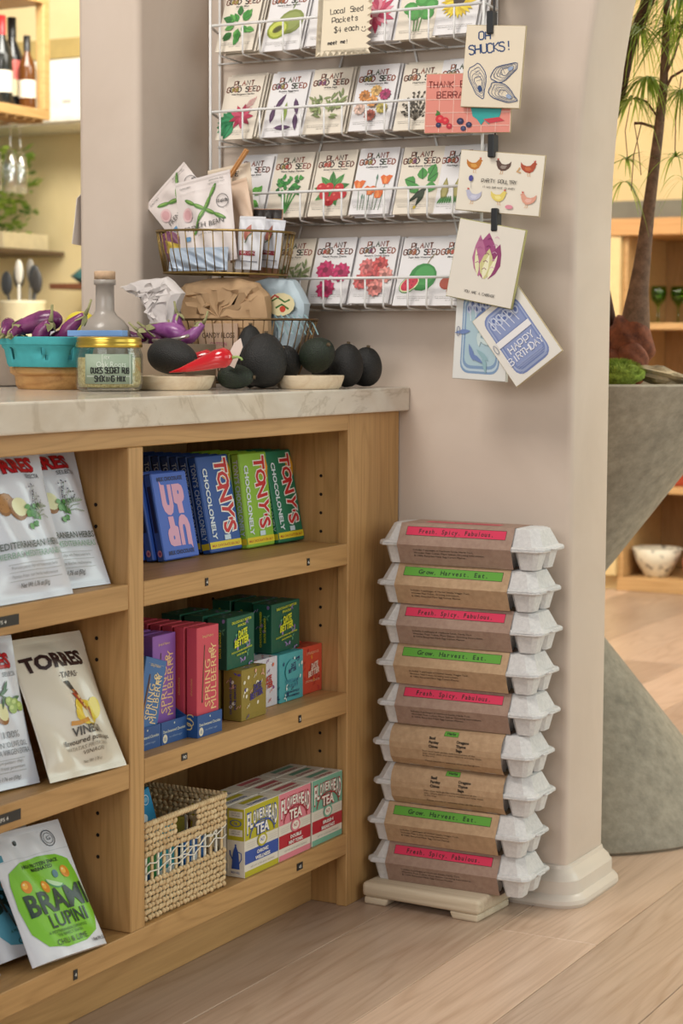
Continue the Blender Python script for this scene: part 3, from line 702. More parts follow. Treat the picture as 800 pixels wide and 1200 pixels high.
# ================================================================== seagrass basket with snack packets
def basket():
    T = thing('seagrass_basket', 'woven seagrass basket with hand hole and open netted band on the bottom shelf', 'basket', (-.012, -.691, Z3+.0006))
    W2, D, H = .113, .235, .149
    pan = {'front': ((0, -W2), (0, W2)), 'back': ((-D, W2), (-D, -W2)), 'right_': ((0, W2), (-D, W2)), 'left_': ((-D, -W2), (0, -W2))}
    rnd = random.Random(3)
    rowh = .0087
    for nm_, (p, q) in pan.items():
        p, q = Vector((*p, 0)), Vector((*q, 0)); L = (q-p).length; d = (q-p)/L; n = Vector((d.y, -d.x, 0)); nc = int(L/.0094)
        mb = MB(); st = MB(); st2 = MB()
        for r in range(16):
            z = .0055+r*rowh
            if z > H-.008: break
            frac = z/H; openw = .062 < z < .101
            if openw: continue
            for c in range(nc):
                u = (c+.5)/nc*L; y_ = u-L/2
                if nm_ == 'front' and .112 < z < .139 and -.026 < y_ < .029: continue
                o = p+d*u+n*(.002*frac+((r+c) % 2)*.0012)+Vector((0, 0, z+rnd.uniform(-.0008, .0008)))
                R_ = Matrix.Rotation(math.atan2(d.y, d.x), 3, 'Z') @ Matrix.Rotation(math.radians(-32 if (r % 2) else 32)+rnd.uniform(-.2, .2), 3, 'Y')
                mb.ell(o, (.0068, .0031, .0040), 6, 4, R_)
        ns = int(L/.0155)
        for c in range(ns):
            u = (c+.5)/ns*L; o = p+d*u-n*.0012
            w_ = .0030 if c % 2 else .0020
            for bmb in ((st if c % 2 else st2),): bmb.loft([[o+d*(-w_)+n*.0012+Vector((0, 0, z)), o+d*w_+n*.0012+Vector((0, 0, z)), o+d*w_-n*.0012+Vector((0, 0, z)), o-d*w_-n*.0012+Vector((0, 0, z))] for z in (.055, .105)])
        o = mb.obj('woven_panel', straw_m, T, smooth=True); o['kind'] = 'stuff'
        o = st.obj('flat_stave', straw_m, T); o['kind'] = 'stuff'
        o = st2.obj('white_stave', plain('white_straw', '#e6e0d2', .7), T); o['kind'] = 'stuff'
        if nm_ == 'front':
            for (y0, z0, y1, z1) in ((-.113, .070, .10, .094), (-.11, .083, .04, .099), (-.05, .068, .112, .083), (-.02, .075, .112, .100)):
                P = [Vector((.0022+.0012*math.sin(k*1.3), y0+(y1-y0)*k/16, z0+(z1-z0)*k/16+.003*math.sin(k*1.57))) for k in range(17)]
                MB().tube(P, .0011, 5).obj('net_cord', plain('white_straw', '#e6e0d2', .7), T, smooth=True)
        # braided rim
        mb = MB(); nr = int(L/.0075)
        for c in range(nr):
            o = p+d*((c+.5)/nr*L)+n*.002+Vector((0, 0, H-.004)); R_ = Matrix.Rotation(math.atan2(d.y, d.x), 3, 'Z') @ Matrix.Rotation(-.6, 3, 'Y')
            mb.ell(o, (.0075, .0042, .0036), 6, 4, R_)
        o = mb.obj('braided_rim', straw_m, T, smooth=True); o['kind'] = 'stuff'
    # the hand hole's lips
    mb = MB()
    for c in range(9): mb.ell((.0015, -.026+c*.0069, .1115), (.0042, .0055, .0032), 6, 4, Matrix.Rotation(.3, 3, 'X'))
    mb.obj('hole_lip', straw_m, T, smooth=True)
    MB().box(-D+.004, -.004, -W2+.004, W2-.004, .0, .003).obj('base', straw_m, T)
    return T
basket()
def packet(label, col, x, y, z, w, h, t, lean, yaw, roll, c2='#e8eef0', circ=0, group=None):
    T = thing('snack_packet', label, 'packet', group=group); slab('carton', w, h, t, paper(col, .4), T, .001)
    a = Art()
    for k in range(circ): a.ring((k-(circ-1)/2)*w*.27, h*.83, w*.11, w*.11, .0012, c2); a.ell((k-(circ-1)/2)*w*.27, h*.83, w*.07, w*.05, '#7fb8d6')
    a.rect(-w*.4, h*.15, w*.4, h*.45, c2); a.ell(0, h*.55, w*.2, w*.12, c2)
    a.build(T, FRONT(w, h), 'front_print', .4)
    T.matrix_basis = Matrix.Translation((x, y, z)) @ rotm(yaw, 'Z') @ Matrix.Rotation(-math.radians(lean), 4, 'Y') @ rotm(roll, 'X'); return T
bz = Z3+.0045
packet('sky blue packet with white rings poking up from the seagrass basket', '#2590c2', -.105, -.682, bz+.048, .074, .092, .014, 8, 0, 12, circ=3)
packet('turquoise packet standing in the basket behind the hand hole', '#1f9aa8', -.030, -.735, bz, .052, .118, .012, 4, 0, 0)
packet('olive yellow packet seen through the basket hand hole', '#9a9226', -.050, -.680, bz, .055, .112, .012, 3, 0, 0, '#5a4a30')
packet('deep blue packet behind the basket netting', '#2a6cb0', -.022, -.675, bz, .060, .100, .012, 2, 0, 0)
packet('green packet at the left end of the basket behind the netting', '#2f8a4a', -.022, -.797, bz, .055, .098, .012, 2, 0, 0, '#1c4a70')
packet('clear plastic wrapped packet lying at the back of the basket', '#9fb0b8', -.185, -.72, bz+.03, .110, .095, .03, 6, 0, 0, '#c8d4da')

# ================================================================== crisp and snack bags in the left bay
def pouch(name, label, cat, M_, w, h, th, mat, art=None, waist=.06, seal=.05, seed=1, group=None, gusset=0, rough=.3, topw=1.0, wr=.0035, nu=32, nv=40):
    T = thing(name, label, cat, group=group); T.matrix_basis = M_; rnd = random.Random(seed)
    ph = [(rnd.uniform(3, 12), rnd.uniform(3, 12), rnd.uniform(0, 6), rnd.uniform(.4, 1)) for _ in range(5)]
    def wf(v):
        t = v/h; e = math.sin(PI*t); return (1-waist*max(e, 0)**1.2)*(1+(topw-1)*t)
    def out(u, v):
        t = min(max(v/h, 0), 1); s_ = min(abs(u)/(w/2), 1)
        ed = min(1, max(0, (t-seal)/(.22)))*min(1, max(0, (1-seal-t)/.22)); ed = math.sin(min(1, ed)*PI/2)
        if gusset: ed = max(ed, (1-t)**.6*min(1, t/.05) if t < .9 else ed)
        b = (1-s_**2.2)*ed
        if gusset: b = (1-s_**5)*((1-t)*.9+.1)*min(1, (1-t)/.15)
        q = sum(a*math.sin(f1*u/w*2+f2*v/h*1.2+p) for f1, f2, p, a in ph)*wr*.5*min(1, ed*1.5+.15)*(1-s_**4)
        return th/2*b+q
    def fn(u, v, hh): return Vector((out(u, v)+hh+.0006+.004*math.sin(PI*v/h)*0, u*wf(v), v))
    def fb(u, v): return Vector((-(th/2*(0 if gusset else 1)*max(0, (1-(abs(u)/(w/2))**2.6))*math.sin(PI*min(max(v/h, 0), 1))**.7)-.0003, u*wf(v), v))
    mb = MB(); g = [[fn(-w/2+w*i/nu, h*j/nv, 0) for i in range(nu+1)] for j in range(nv+1)]; b = [[fb(-w/2+w*i/nu, h*j/nv) for i in range(nu+1)] for j in range(nv+1)]
    vs = [p for r in g for p in r]+[p for r in b for p in r]; n1 = nu+1; off = n1*(nv+1); fs = []
    for j in range(nv):
        for i in range(nu):
            k = j*n1+i; fs.append((k, k+1, k+n1+1, k+n1)); fs.append((off+k, off+k+n1, off+k+n1+1, off+k+1))
        for i in (0, nu):
            k = j*n1+i; fs.append((k, k+n1, off+k+n1, off+k))
    for j in (0, nv):
        for i in range(nu):
            k = j*n1+i; fs.append((k, off+k, off+k+1, k+1))
    mb.add(vs, fs); o = mb.obj('bag_body', mat, T); autos(o, 1.2)
    # crimped seams
    for zz_ in ((h*.972,) if gusset else (h*.975, h*.02)):
        m2 = MB()
        for q in range(3):
            m2.tube([fn(-w/2+w*i/10, zz_-h*.008*q*(1 if zz_ > h/2 else -1), 0) for i in range(11)], .0006, 4)
        m2.obj('seal', mat, T)
    if art: art.build(T, fn, 'print', rough, base=.0009, cut=.005)
    return T
def BM(x, y, z, lean, yaw=0, roll=0): return Matrix.Translation((x, y, z)) @ rotm(yaw, 'Z') @ Matrix.Rotation(-math.radians(lean), 4, 'Y') @ rotm(roll, 'X')
def potato(a, cx, cy, s, half=True, cutc='#dfe0b0'):
    a.ell(cx-.3*s, cy+.12*s, .55*s, .42*s, '#8a5c2c', 25); a.ell(cx-.3*s, cy+.16*s, .48*s, .34*s, '#a8753c', 25)
    a.ell(cx+.35*s, cy-.1*s, .52*s, .38*s, '#8f5f30', -35); a.ell(cx+.48*s, cy-.02*s, .40*s, .33*s, cutc, -35)
    rr = random.Random(int(s*9999))
    for _ in range(8): a.ell(cx-.3*s+rr.uniform(-.35, .35)*s, cy+.15*s+rr.uniform(-.22, .22)*s, .03*s, .02*s, '#6e4520')
def herbs(a, cx, cy, s, leafc='#4c8a44'):
    for k in range(16): a.leaf(cx+random.uniform(-.3, .3)*s, cy-.1*s+random.uniform(-.5, .35)*s, .34*s, .24*s, random.uniform(180, 360), random.choice([leafc, '#5f9c50', '#3c7038']))
    for k in range(5):
        x0 = cx+.1*s; a.line([(x0, cy-.3*s), (x0+(.1+.14*k)*s, cy+(.5-.18*k)*s), (x0+(.2+.24*k)*s, cy+(1.0-.34*k)*s)], .035*s, '#6f8560')
    for k in range(26): a.ell(cx+random.uniform(-.05, .95)*s, cy+random.uniform(.15, 1.1)*s, .045*s, .035*s, random.choice(['#2c3a34', '#3b3550', '#4a4060']))
    for k in range(9): a.leaf(cx+(.3+.08*k)*s, cy-.05*s+.02*k*s, .28*s, .07*s, 150-18*k, '#7f9478')
def smalltext(a, w, y0, lines, size, c):
    for i, (t, f) in enumerate(lines): a.text(t, 0, y0-i*size*1.55, size, c, fit=w*f)
def herb_art(w, h, dx=0):
    a = Art(); random.seed(11); a.text('TORRES', dx-.004, h*.838, .028, '#8e1a22', fit=w*.76, bold=.06); a.text('TORRES', dx-.004, h*.840, .028, '#c21f2c', fit=w*.75, bold=.02)
    a.text('SELECTA', w*.27+dx, h*.79, .0085, '#59606a', fit=w*.24, bold=.01)
    potato(a, -.018, h*.61, .036); herbs(a, .022, h*.575, .032)
    a.text('MEDITERRANEAN HERBS', 0, h*.335, .0125, '#4b5652', fit=w*.86, bold=.02); a.text('HIERBAS MEDITERRANEAS', 0, h*.275, .0115, '#7fa08e', fit=w*.84, bold=.01)
    for yy in (.235, .185, .13): a.rect(-w*.32, h*yy, w*.34, h*yy+.0006, '#8d9496')
    a.text('Premium potato chips with Mediterranean herbs', 0, h*.205, .006, '#7e8488', fit=w*.58); a.text('Patatas fritas con hierbas mediterraneas', 0, h*.15, .006, '#7e8488', fit=w*.58)
    a.text('Net Wt 1.76 oz (50g)', 0, h*.085, .0085, '#43474b', fit=w*.38, bold=.02); return a
silver = film('#d3d8e2'); cream = film('#d6cfbf'); whitefilm = plain('white_film', '#dcdfe6', .35, 0, .02, 20, .1)
hw, hh = .162, .205
pouch('crisp_bag', 'silver white herb crisp bag beside the divider on the upper shelf', 'crisp bag', BM(-.036, -.947, Z1+.001, 21, -9), hw, hh, .026, silver, herb_art(hw, hh), seed=4)
pouch('crisp_bag', 'silver white herb crisp bag overlapping its neighbour from the left, upper shelf', 'crisp bag', BM(-.008, -1.062, Z1+.001, 17, -2), hw, hh, .028, silver, herb_art(hw, hh), seed=9)
pouch('crisp_bag', 'silver white crisp bag standing at the left end of the upper shelf', 'crisp bag', BM(-.035, -1.260, Z1+.001, 17, -6), hw, hh, .030, silver, herb_art(hw, hh), seed=12)
def vin_art(w, h):
    a = Art(); a.text('TORRES', -.006, h*.75, .030, '#2e1a1c', fit=w*.76, bold=.045); a.text('·TAPAS·', .006, h*.665, .012, '#4a3c38', fit=w*.26, bold=.01)
    # lemon wedge and olive skewer
    a.ell(.018, h*.40, .030, .020, '#d9bb28', 10); a.ell(.010, h*.43, .018, .017, '#e3c63a', 30); a.ell(.044, h*.43, .013, .016, '#dccb4a', -20); a.ell(.018, h*.385, .016, .014, '#ece6c8', 10); a.line([(-.022, h*.345), (-.010, h*.335), (.01, h*.35)], .006, '#c98a1e')
    a.poly([(-.010, h*.640), (.000, h*.640), (.010, h*.56), (.000, h*.575)], '#2a2420'); a.poly([(.001, h*.58), (.011, h*.565), (.030, h*.43), (.020, h*.42)], '#c97a3a'); a.poly([(-.002, h*.55), (.006, h*.55), (.022, h*.44), (.016, h*.43)], '#a83a22'); a.poly([(.006, h*.57), (.010, h*.565), (.027, h*.43), (.023, h*.43)], '#3a2a20')
    for k in range(5): a.ell(.009+.0042*k, h*(.55-.030*k), .0035, .003, random.choice(['#d9a05a', '#7c3020', '#e0c080']))
    a.ell(.026, h*.385, .003, .010, '#d6c9bc', 10); a.ell(.031, h*.40, .003, .010, '#b06848', -10)
    a.text('VINEGAR', .010, h*.255, .017, '#3c342c', fit=w*.42, bold=.02); a.text('flavoured potato chips', .008, h*.205, .010, '#4b4238', fit=w*.60, bold=.01); a.text('PATATAS FRITAS SABOR', .006, h*.165, .007, '#8f8678', fit=w*.50); a.text('VINAGRE', .010, h*.130, .0075, '#6e6558', fit=w*.22)
    a.text('Net Wt 1.76 oz', .01, h*.075, .006, '#6e6558', fit=w*.2); return a
vw, vh = .156, .205
pouch('crisp_bag', 'cream crisp bag with vinegar and lemon print beside the divider on the middle shelf', 'crisp bag', BM(-.002, -.9505, Z2+.004, 26, -6, -1), vw, vh, .036, cream, vin_art(vw, vh), seed=21, wr=.0065)
def evoo_art(w, h):
    a = Art(); a.text('TORRES', 0, h*.785, .028, '#8e1a22', fit=w*.78, bold=.06); a.text('TORRES', 0, h*.787, .028, '#c21f2c', fit=w*.77, bold=.02); a.text('SELECTA', w*.33, h*.725, .009, '#59606a', fit=w*.22)
    potato(a, .006, h*.50, .034)
    a.line([(.0, h*.68), (.018, h*.62), (.05, h*.56)], .0014, '#4a6a3a')
    for x, y, an in ((.008, .65, 200), (.014, .64, 260), (.022, .61, 20), (.03, .60, 250), (.03, .62, 60), (.045, .57, 10)): a.leaf(x, h*y, .019, .006, an, '#3f6a44')
    for x, y in ((.040, .56), (.050, .545), (.045, .51), (.060, .52)): a.ell(x, h*y, .0085, .0065, '#8faa48', -20); a.ell(x-.002, h*y+.002, .004, .003, '#b8cc74')
    a.text('100%', .030, h*.325, .013, '#59606a', fit=w*.26); a.text('EXTRA VIRGIN OLIVE OIL', 0, h*.265, .0105, '#59606a', fit=w*.84); a.text('ACEITE DE OLIVA VIRGEN EXTRA', 0, h*.215, .0105, '#59606a', fit=w*.88)
    for yy in (.185, .105): a.rect(-w*.2, h*yy, w*.34, h*yy+.0006, '#8d9496')
    a.text('Premium potato chips', .012, h*.16, .006, '#7e8488', fit=w*.44); a.text('Patatas fritas premium', .012, h*.125, .006, '#7e8488', fit=w*.48); a.text('Net Wt 1.76 oz (50g)', .01, h*.055, .007, '#43474b', fit=w*.4); return a
pouch('crisp_bag', 'blue white crisp bag with potato and olive print, left of the cream vinegar bag', 'crisp bag', BM(-.044, -1.096, Z2+.004, 16, -8, -1), .150, .205, .030, silver, evoo_art(.150, .205), seed=31)
pouch('crisp_bag', 'blue white crisp bag at the far left of the middle shelf', 'crisp bag', BM(-.036, -1.265, Z2+.001, 16, 0), .150, .205, .044, silver, evoo_art(.150, .205), seed=33)
def lupini_art(w, h, main='#7cc02e'):
    a = Art(); a.poly([(-w*.44, h*.60), (-w*.40, h*.69), (-w*.25, h*.745), (0, h*.76), (w*.25, h*.745), (w*.40, h*.69), (w*.44, h*.58), (w*.46, h*.40), (w*.45, h*.25), (w*.36, h*.12), (w*.15, h*.065), (-w*.1, h*.06), (-w*.30, h*.10), (-w*.42, h*.22), (-w*.455, h*.42)], main)
    a.rect(-w*.49, h*.76+.003, w*.49, h*.76+.0038, '#c2c6cc'); a.ell(-w*.16, h*.90, .0034, .0040, '#15181c')
    a.ring(w*.26, h*.875, .0125, .0125, .0012, '#3b4450'); a.ring(w*.26, h*.875, .0085, .0085, .0008, '#3b4450'); a.text('G', w*.26, h*.86, .009, '#3b4450', fit=.007)
    a.rect(-w*.49, h*.785, -w*.40, h*.835, '#3f8aa0')
    a.text('HIGH PROTEIN SNACK', 0, h*.69, .0075, '#1f3a22', fit=w*.50, bold=.03); a.text('MARINATED', 0, h*.655, .0075, '#1f3a22', fit=w*.28, bold=.03)
    for x, y in ((-.042, .56), (-.008, .525), (.040, .60)): a.ell(x, h*y, .0085, .0095, '#d98a1e', 20); a.ell(x-.002, h*y+.002, .0045, .005, '#f0b848', 20); a.ell(x-.003, h*y+.004, .0018, .0014, '#f6e2b0')
    a.ell(.014, h*.545, .016, .0085, '#4f9a6a', -25, 14, 180, 360); a.ell(.014, h*.548, .014, .0065, '#b8dcae', -25, 14, 180, 360); a.ell(.02, h*.60, .005, .006, '#2f6a7a')
    a.text('BRAMI', .004, h*.335, .042, '#183530', fit=w*.80, bold=.03, sy=1.05); a.text('LUPINI', .010, h*.215, .028, '#183530', fit=w*.50, bold=.01)
    a.text('A MEDITERRANEAN SUPERFOOD', 0, h*.175, .0062, '#2c5a2a', fit=w*.52); a.text('THE PERFECT SNACK', 0, h*.145, .0062, '#2c5a2a', fit=w*.34); a.text('CHILI & LIME', -.002, h*.085, .0115, '#1f3a22', fit=w*.40); a.text('Net Wt 5.3 oz', w*.36, h*.04, .0075, '#1f2a30', fit=w*.24, bold=.02); return a
lw, lh = .150, .190
pouch('lupini_bag', 'white stand-up bag of lupini with a big lime green oval on the bottom shelf', 'snack bag', BM(-.006, -.992, Z3+.005, 30, -5, -2), lw, lh, .034, whitefilm, lupini_art(lw, lh), seed=41, gusset=1, waist=.03, wr=.0025)
pouch('lupini_bag', 'white stand-up bag directly behind the green oval bag, only its top showing', 'snack bag', BM(-.062, -1.014, Z3+.005, 27, 0, -2), lw, lh+.008, .038, whitefilm, lupini_art(lw, lh, '#5aa0b8'), seed=43, gusset=1, waist=.03, wr=.0025)
pouch('lupini_bag', 'grey white bag leaning at the back of the bottom shelf', 'snack bag', BM(-.110, -.955, Z3+.005, 20, 0, 2), lw, lh+.022, .036, plain('grey_film', '#b6bdc8', .3, 0, .02, 20, .1), lupini_art(lw, lh, '#9aa4b4'), seed=45, gusset=1, waist=.03, wr=.0025)
pouch('snack_bag', 'white bag at the left edge of the bottom shelf beside the green oval bag', 'snack bag', BM(-.050, -1.170, Z3+.001, 22, 0, 0), lw, .16, .050, whitefilm, lupini_art(lw, .16, '#8a98a8'), seed=47, gusset=1, wr=.005)
# ================================================================== egg cartons on the whitewashed riser
def hexring(x, prof): return [(x, y, z) for y, z in prof]
def carton(name_label, x, z, red, small=False, yaw=0, y=-.030):
    T = thing('egg_carton', name_label, 'egg carton', (x, y, z), (0, 0, math.radians(yaw)))
    L, Wd = .296, .106      # local: x 0..L, y -Wd..0, z 0..
    mb = MB()               # base: two rows of tapered cups under a rim plate
    for i in range(6):
        for j in range(2):
            cx_ = .027+i*.0484; cy = -Wd*(.27 if j else .73)
            def r(hx, hy, z_, cc=.35): return [(cx_+a*hx, cy+b*hy, z_) for a, b in ((-1, -1+cc), (-1+cc, -1), (1-cc, -1), (1, -1+cc), (1, 1-cc), (1-cc, 1), (-1+cc, 1), (-1, 1-cc))]
            mb.loft([r(.0150, .0170, 0), r(.0222, .0248, .031)])
    o = mb.obj('cup_base', pulp, T); autos(o, .6)
    def oc(x0, x1, y0, y1, z_, c): return [(x0+c, y0, z_), (x1-c, y0, z_), (x1, y0+c, z_), (x1, y1-c, z_), (x1-c, y1, z_), (x0+c, y1, z_), (x0, y1-c, z_), (x0, y0+c, z_)]
    mb = MB(); mb.loft([oc(-.004, L+.004, -Wd-.002, .002, .0305, .010), oc(-.005, L+.005, -Wd-.003, .003, .0325, .010), oc(-.004, L+.004, -Wd-.002, .002, .0345, .010)])
    autos(mb.obj('lower_rim', pulp, T), .6)
    mb = MB(); mb.loft([oc(-.006, L+.006, -Wd-.003, .003, .0350, .012), oc(-.004, L+.004, -Wd-.001, .001, .0385, .012), oc(.001, L-.001, -Wd+.003, -.003, .0400, .014), oc(.0125, L-.0125, -Wd+.0165, -.0165, .0670, .013), oc(.016, L-.016, -Wd+.020, -.020, .0688, .012)])
    autos(mb.obj('lid', pulp, T), .5)
    MB().box(L+.004, L+.011, -.066, -.040, .034, .0365).obj('end_tab', pulp, T, bevel=.0006); MB().box(-.011, -.004, -.066, -.040, .034, .0365).obj('end_tab', pulp, T, bevel=.0006)
    # printed kraft sleeve
    s0, s1 = .034, .246; e = .0012
    if not small: prof = [(-Wd-.0048, .0335), (-Wd+.0145, .0690), (-.0145, .0690), (.0048, .0335), (-.010, -.0002), (-Wd+.010, -.0002)]
    else: prof = [(-Wd-.004, .030), (-Wd-.0042, .040), (-Wd-.000, .054), (-Wd+.008, .064), (-Wd+.018, .0690), (-.0145, .0690), (.0048, .0335), (-.010, -.0002), (-Wd+.012, -.0002), (-Wd+.001, .012)]
    inn = [(cy_+(1 if cy_ < -Wd/2 else -1)*.0006, z_) for cy_, z_ in prof]
    mb = MB(); mb.loft([hexring(s0, prof), hexring(s1, prof)], caps=False)
    sl = mb.obj('sleeve', kraft_mauve if red else kraft, T)
    if not small: upq, loq = (prof[5], prof[0]), (prof[0], prof[1])
    # artwork frames: upper slope (from the fold up), lower slope (from the bottom up to the fold)
    def frame(a, b): 
        a = Vector((0, a[0], a[1])); b = Vector((0, b[0], b[1])); d = (b-a).normalized(); return a, d, (b-a).length
    ink = '#33291f'
    if not small:
        a_, d_, l_ = frame(prof[0], prof[1]); cxx = (s0+s1)/2; o_ = a_+Vector((cxx, 0, 0))
        A = Art(); c = '#cf2b52' if red else '#5a9c33'; A.rect(-.093, l_*.44, .093, l_*.86, '#3c2a22'); A.rect(-.0922, l_*.46, .0922, l_*.84, c)
        t = 'Fresh. Spicy. Fabulous.' if red else 'Grow. Harvest. Eat.'
        A.text(t, 0, l_*.555, .0115, '#2c1818' if red else '#173314', mono=.60, bold=.025, sx=1.0)
        vs, fs, cc, k = A.p[-1]; xs_ = [v[0] for v in vs]; m = (min(xs_)+max(xs_))/2; w_ = max(xs_)-min(xs_); A.p[-1] = ([((x_-m)*(.138 if red else .130)/w_, y_) for x_, y_ in vs], fs, cc, k)
        A.build(sl, plane_fn(o_, (1, 0, 0), d_), 'label_print', .7)
        a_, d_, l_ = frame(prof[5], prof[0]); o_ = a_+Vector((cxx-.012, 0, 0))
        A = Art(); ls = ['Includes 3 packages of Heirloom Seeds, Hardy Tool,', 'Wooden Peat Cubes, Plant Stakes, Growing Instructions,', '& 100% Recycled Fiber Egg Carton Planter.'] if red else ['Includes 3 packages of Herbal Seeds, Veggie Tool,', 'Wooden Peat Cubes, Growing Instructions,', '& 100% Recycled Fiber Egg Carton Planter.']
        for i, t in enumerate(ls): A.text(t, -.064, l_*(.72-.155*i), .0046, ink, al='L', fit=(.112, .132, .098)[i] if red else (.112, .092, .094)[i], bold=.01)
        A.build(sl, plane_fn(o_, (1, 0, 0), d_), 'small_print', .7)
        if z > .55:
            A = Art(); A.rect(-.075, -.012, .065, .012, '#c04a58'); A.text('Fresh. Spicy. Fabulous.', 0, -.004, .011, '#2c1818', fit=.12)
            A.build(sl, plane_fn((cxx, -Wd/2, .0690), (1, 0, 0), (0, 1, 0)), 'top_print', .7)
    else:
        P = [Vector((0, *q)) for q in (prof[8], prof[9], prof[0], prof[1], prof[2], prof[3], prof[4])]; cum = [0]
        for i in range(1, len(P)): cum.append(cum[-1]+(P[i]-P[i-1]).length)
        def fn(u, v, h):
            for i in range(1, len(P)):
                if v <= cum[i] or i == len(P)-1:
                    d = (P[i]-P[i-1]).normalized(); n = Vector((0, -d.z, d.y)); return P[i-1]+d*(v-cum[i-1])+n*h+Vector(((s0+s1)/2+u, 0, 0))
        H = cum[-1]; A = Art(); A.rect(-.004, H*.76, .023, H*.885, '#2a4a18'); A.rect(-.0033, H*.768, .0223, H*.877, '#5a9c33'); A.text('Herbs', .0095, H*.80, .0068, '#173314', bold=.04)
        for i, t in enumerate(('Basil', 'Parsley', 'Chives')): A.text(t, -.030, H*(.665-.085*i), .0066, ink, al='L', bold=.05)
        for i, t in enumerate(('Oregano', 'Thyme', 'Sage')): A.text(t, .022, H*(.635-.085*i), .0066, ink, al='L', bold=.05)
        for i, (t, f) in enumerate((('Start your herb garden indoors anytime of the', .100), ('year, simply place in a sunny window and keep moist', .112), ('in the tray.', .024))): A.text(t, -.042, H*(.40-.055*i), .0044, ink, al='L', fit=f)
        A.text('Please recycle or compost when garden grows.', -.038, H*.185, .0044, ink, al='L', fit=.104)
        A.build(sl, fn, 'label_print', .7, cut=.006)
    return T
xs9 = [.0335, .0300, .0320, .0285, .0300, .0235, .0225, .0140, .0140]
names9 = ['egg carton kit with red label on top of the stack', 'green labelled egg carton kit second from the top of the stack', 'red labelled egg carton kit third from the top', 'green labelled egg carton kit fourth from the top',
 'red labelled egg carton kit at the middle of the stack', 'kraft egg carton kit with tiny green square, just under the middle red label', 'kraft egg carton kit with tiny green square, third from the bottom', 'green labelled egg carton kit second from the bottom', 'red labelled egg carton kit at the bottom, resting on the whitewashed riser']
for i in range(9):
    carton(names9[i], xs9[i], .0390+(8-i)*.0701, i in (0, 2, 4, 8), i in (5, 6), yaw=(0, -.8, .4, -.5, .5, -1, .3, -.6, .4)[i], y=-.034+(0, .002, 0, .001, 0, .001, .003, 0, 0)[i])
riser_m = woodmat('whitewashed_wood', '#d6c7ae', '#bfae93', '#b09c7e', 'x', .7, 1.2, 5, .3)
rs = thing('riser', 'low whitewashed wooden riser with feet under the egg carton stack', 'riser', (.020, -.036, 0), (0, 0, math.radians(-3)))
mb = MB(); mb.box(0, .229, -.128, .0, .0125, .0385); autos(mb.obj('board', riser_m, rs, bevel=.007, seg=3), .9)
for fx0, fx1 in ((.004, .046), (.178, .226)):
    mb = MB(); mb.prism([(fx0, 0), (fx1, 0), (fx1+(.006 if fx0 < .1 else 0), .0130), (fx0-(.006 if fx0 > .1 else 0), .0130)], -.126, -.004, 'y'); autos(mb.obj('foot', riser_m, rs, bevel=.003, seg=2), .9)

# ================================================================== seed packet rack on the wall
RX0, RX1 = -.388, .184
rack = thing('seed_rack', 'white wire wall rack with four tiers of seed packets', 'rack', (0, 0, 1.0))
rz = [1.4925, 1.3415, 1.1945, 1.0400]     # pocket floor heights, top row first
fz = [1.545, 1.392, 1.2435, 1.0905]
def wire(pts, r=.0023, name='wire', n=6): return MB().tube(pts, r, n).obj(name, wirewhite, rack, world=True, smooth=True)
for x, y in ((-.341, -.0925), (-.372, -.010), (.197, -.0925), (.184, -.010)): wire([(x, y, 1.022), (x, y, 1.78)], .0026, 'upright')
for a, b in (((-.245, 1.03), (-.045, 1.75)), ((.150, 1.03), (-.045, 1.75))): wire([(a[0], -.0055, a[1]), (b[0], -.0055, b[1])], .0020, 'brace')
pock = [-.3365+.0832*k for k in range(6)]
for r in range(5):
    z0, zf = (rz[r], fz[r]) if r < 4 else (rz[0]+.151, fz[0]+.151)
    xa, xb = RX0-.002, RX1+.002
    wire([(-.374, -.0135, zf), (-.343, -.090, zf), (.199, -.090, zf), (.186, -.0135, zf)], .0027, 'front_rail')
    wire([(-.374, -.0135, z0-.004), (.186, -.0135, z0-.004)], .0018, 'back_rail')
    for k in range(6):
        for dx in (.014, .0615):
            x = pock[k]+dx
            if r == 3 and x < -.16: pass
            wire([(x, -.0895, zf), (x, -.0895, z0+.003), (x, -.0865, z0-.0015), (x, -.0140, z0-.004)], .0018, 'pocket_wire', 5)
# packets
PW, PH, PT = .0785, .1285, .0022
brown = '#5a3a2c'; dk = '#2a2622'; TIT = [['#6a3b2a', '#2c2824', '#8a4632', '#40302a'], ['#8a4a30', '#2a2622', '#3c4a30', '#7a3030']]
def p_title(a, sub, t=0):
    cols = TIT[t % 2]
    a.hand('PLANT', 0, PH*.845, .0100, .0024, dk, adv=.92, jit=.10, cols=cols, sx=.95)
    a.hand('GOOD SEED', 0, PH*.745, .0100, .0025, dk, adv=.86, jit=.08, cols=cols, sx=.92)
    rr = random.Random(sub)
    for k, x in ((1, -.0222), (2, -.0142)): a.ell(x, PH*.782, .0033, .0042, rr.choice(['#9a5a3a', '#6a3a5a', '#a8483a', '#7a5a3a', '#8a7a3a']))
    a.text(sub, 0, PH*.695, .0048, dk, fit=min(PW*.62, len(sub)*.0027), bold=.02); a.rect(-.014, PH*.674, .014, PH*.677, '#8a8680')
    a.rect(-PW*.42, PH*.13, PW*.42, PH*.134, '#9a9690'); a.text('Family owned heirloom seed grown with care since 2012', 0, PH*.098, .0034, '#7a766f', fit=PW*.8); a.text('NET WT 1 GRAM', 0, PH*.065, .003, '#8a8680', fit=PW*.3)
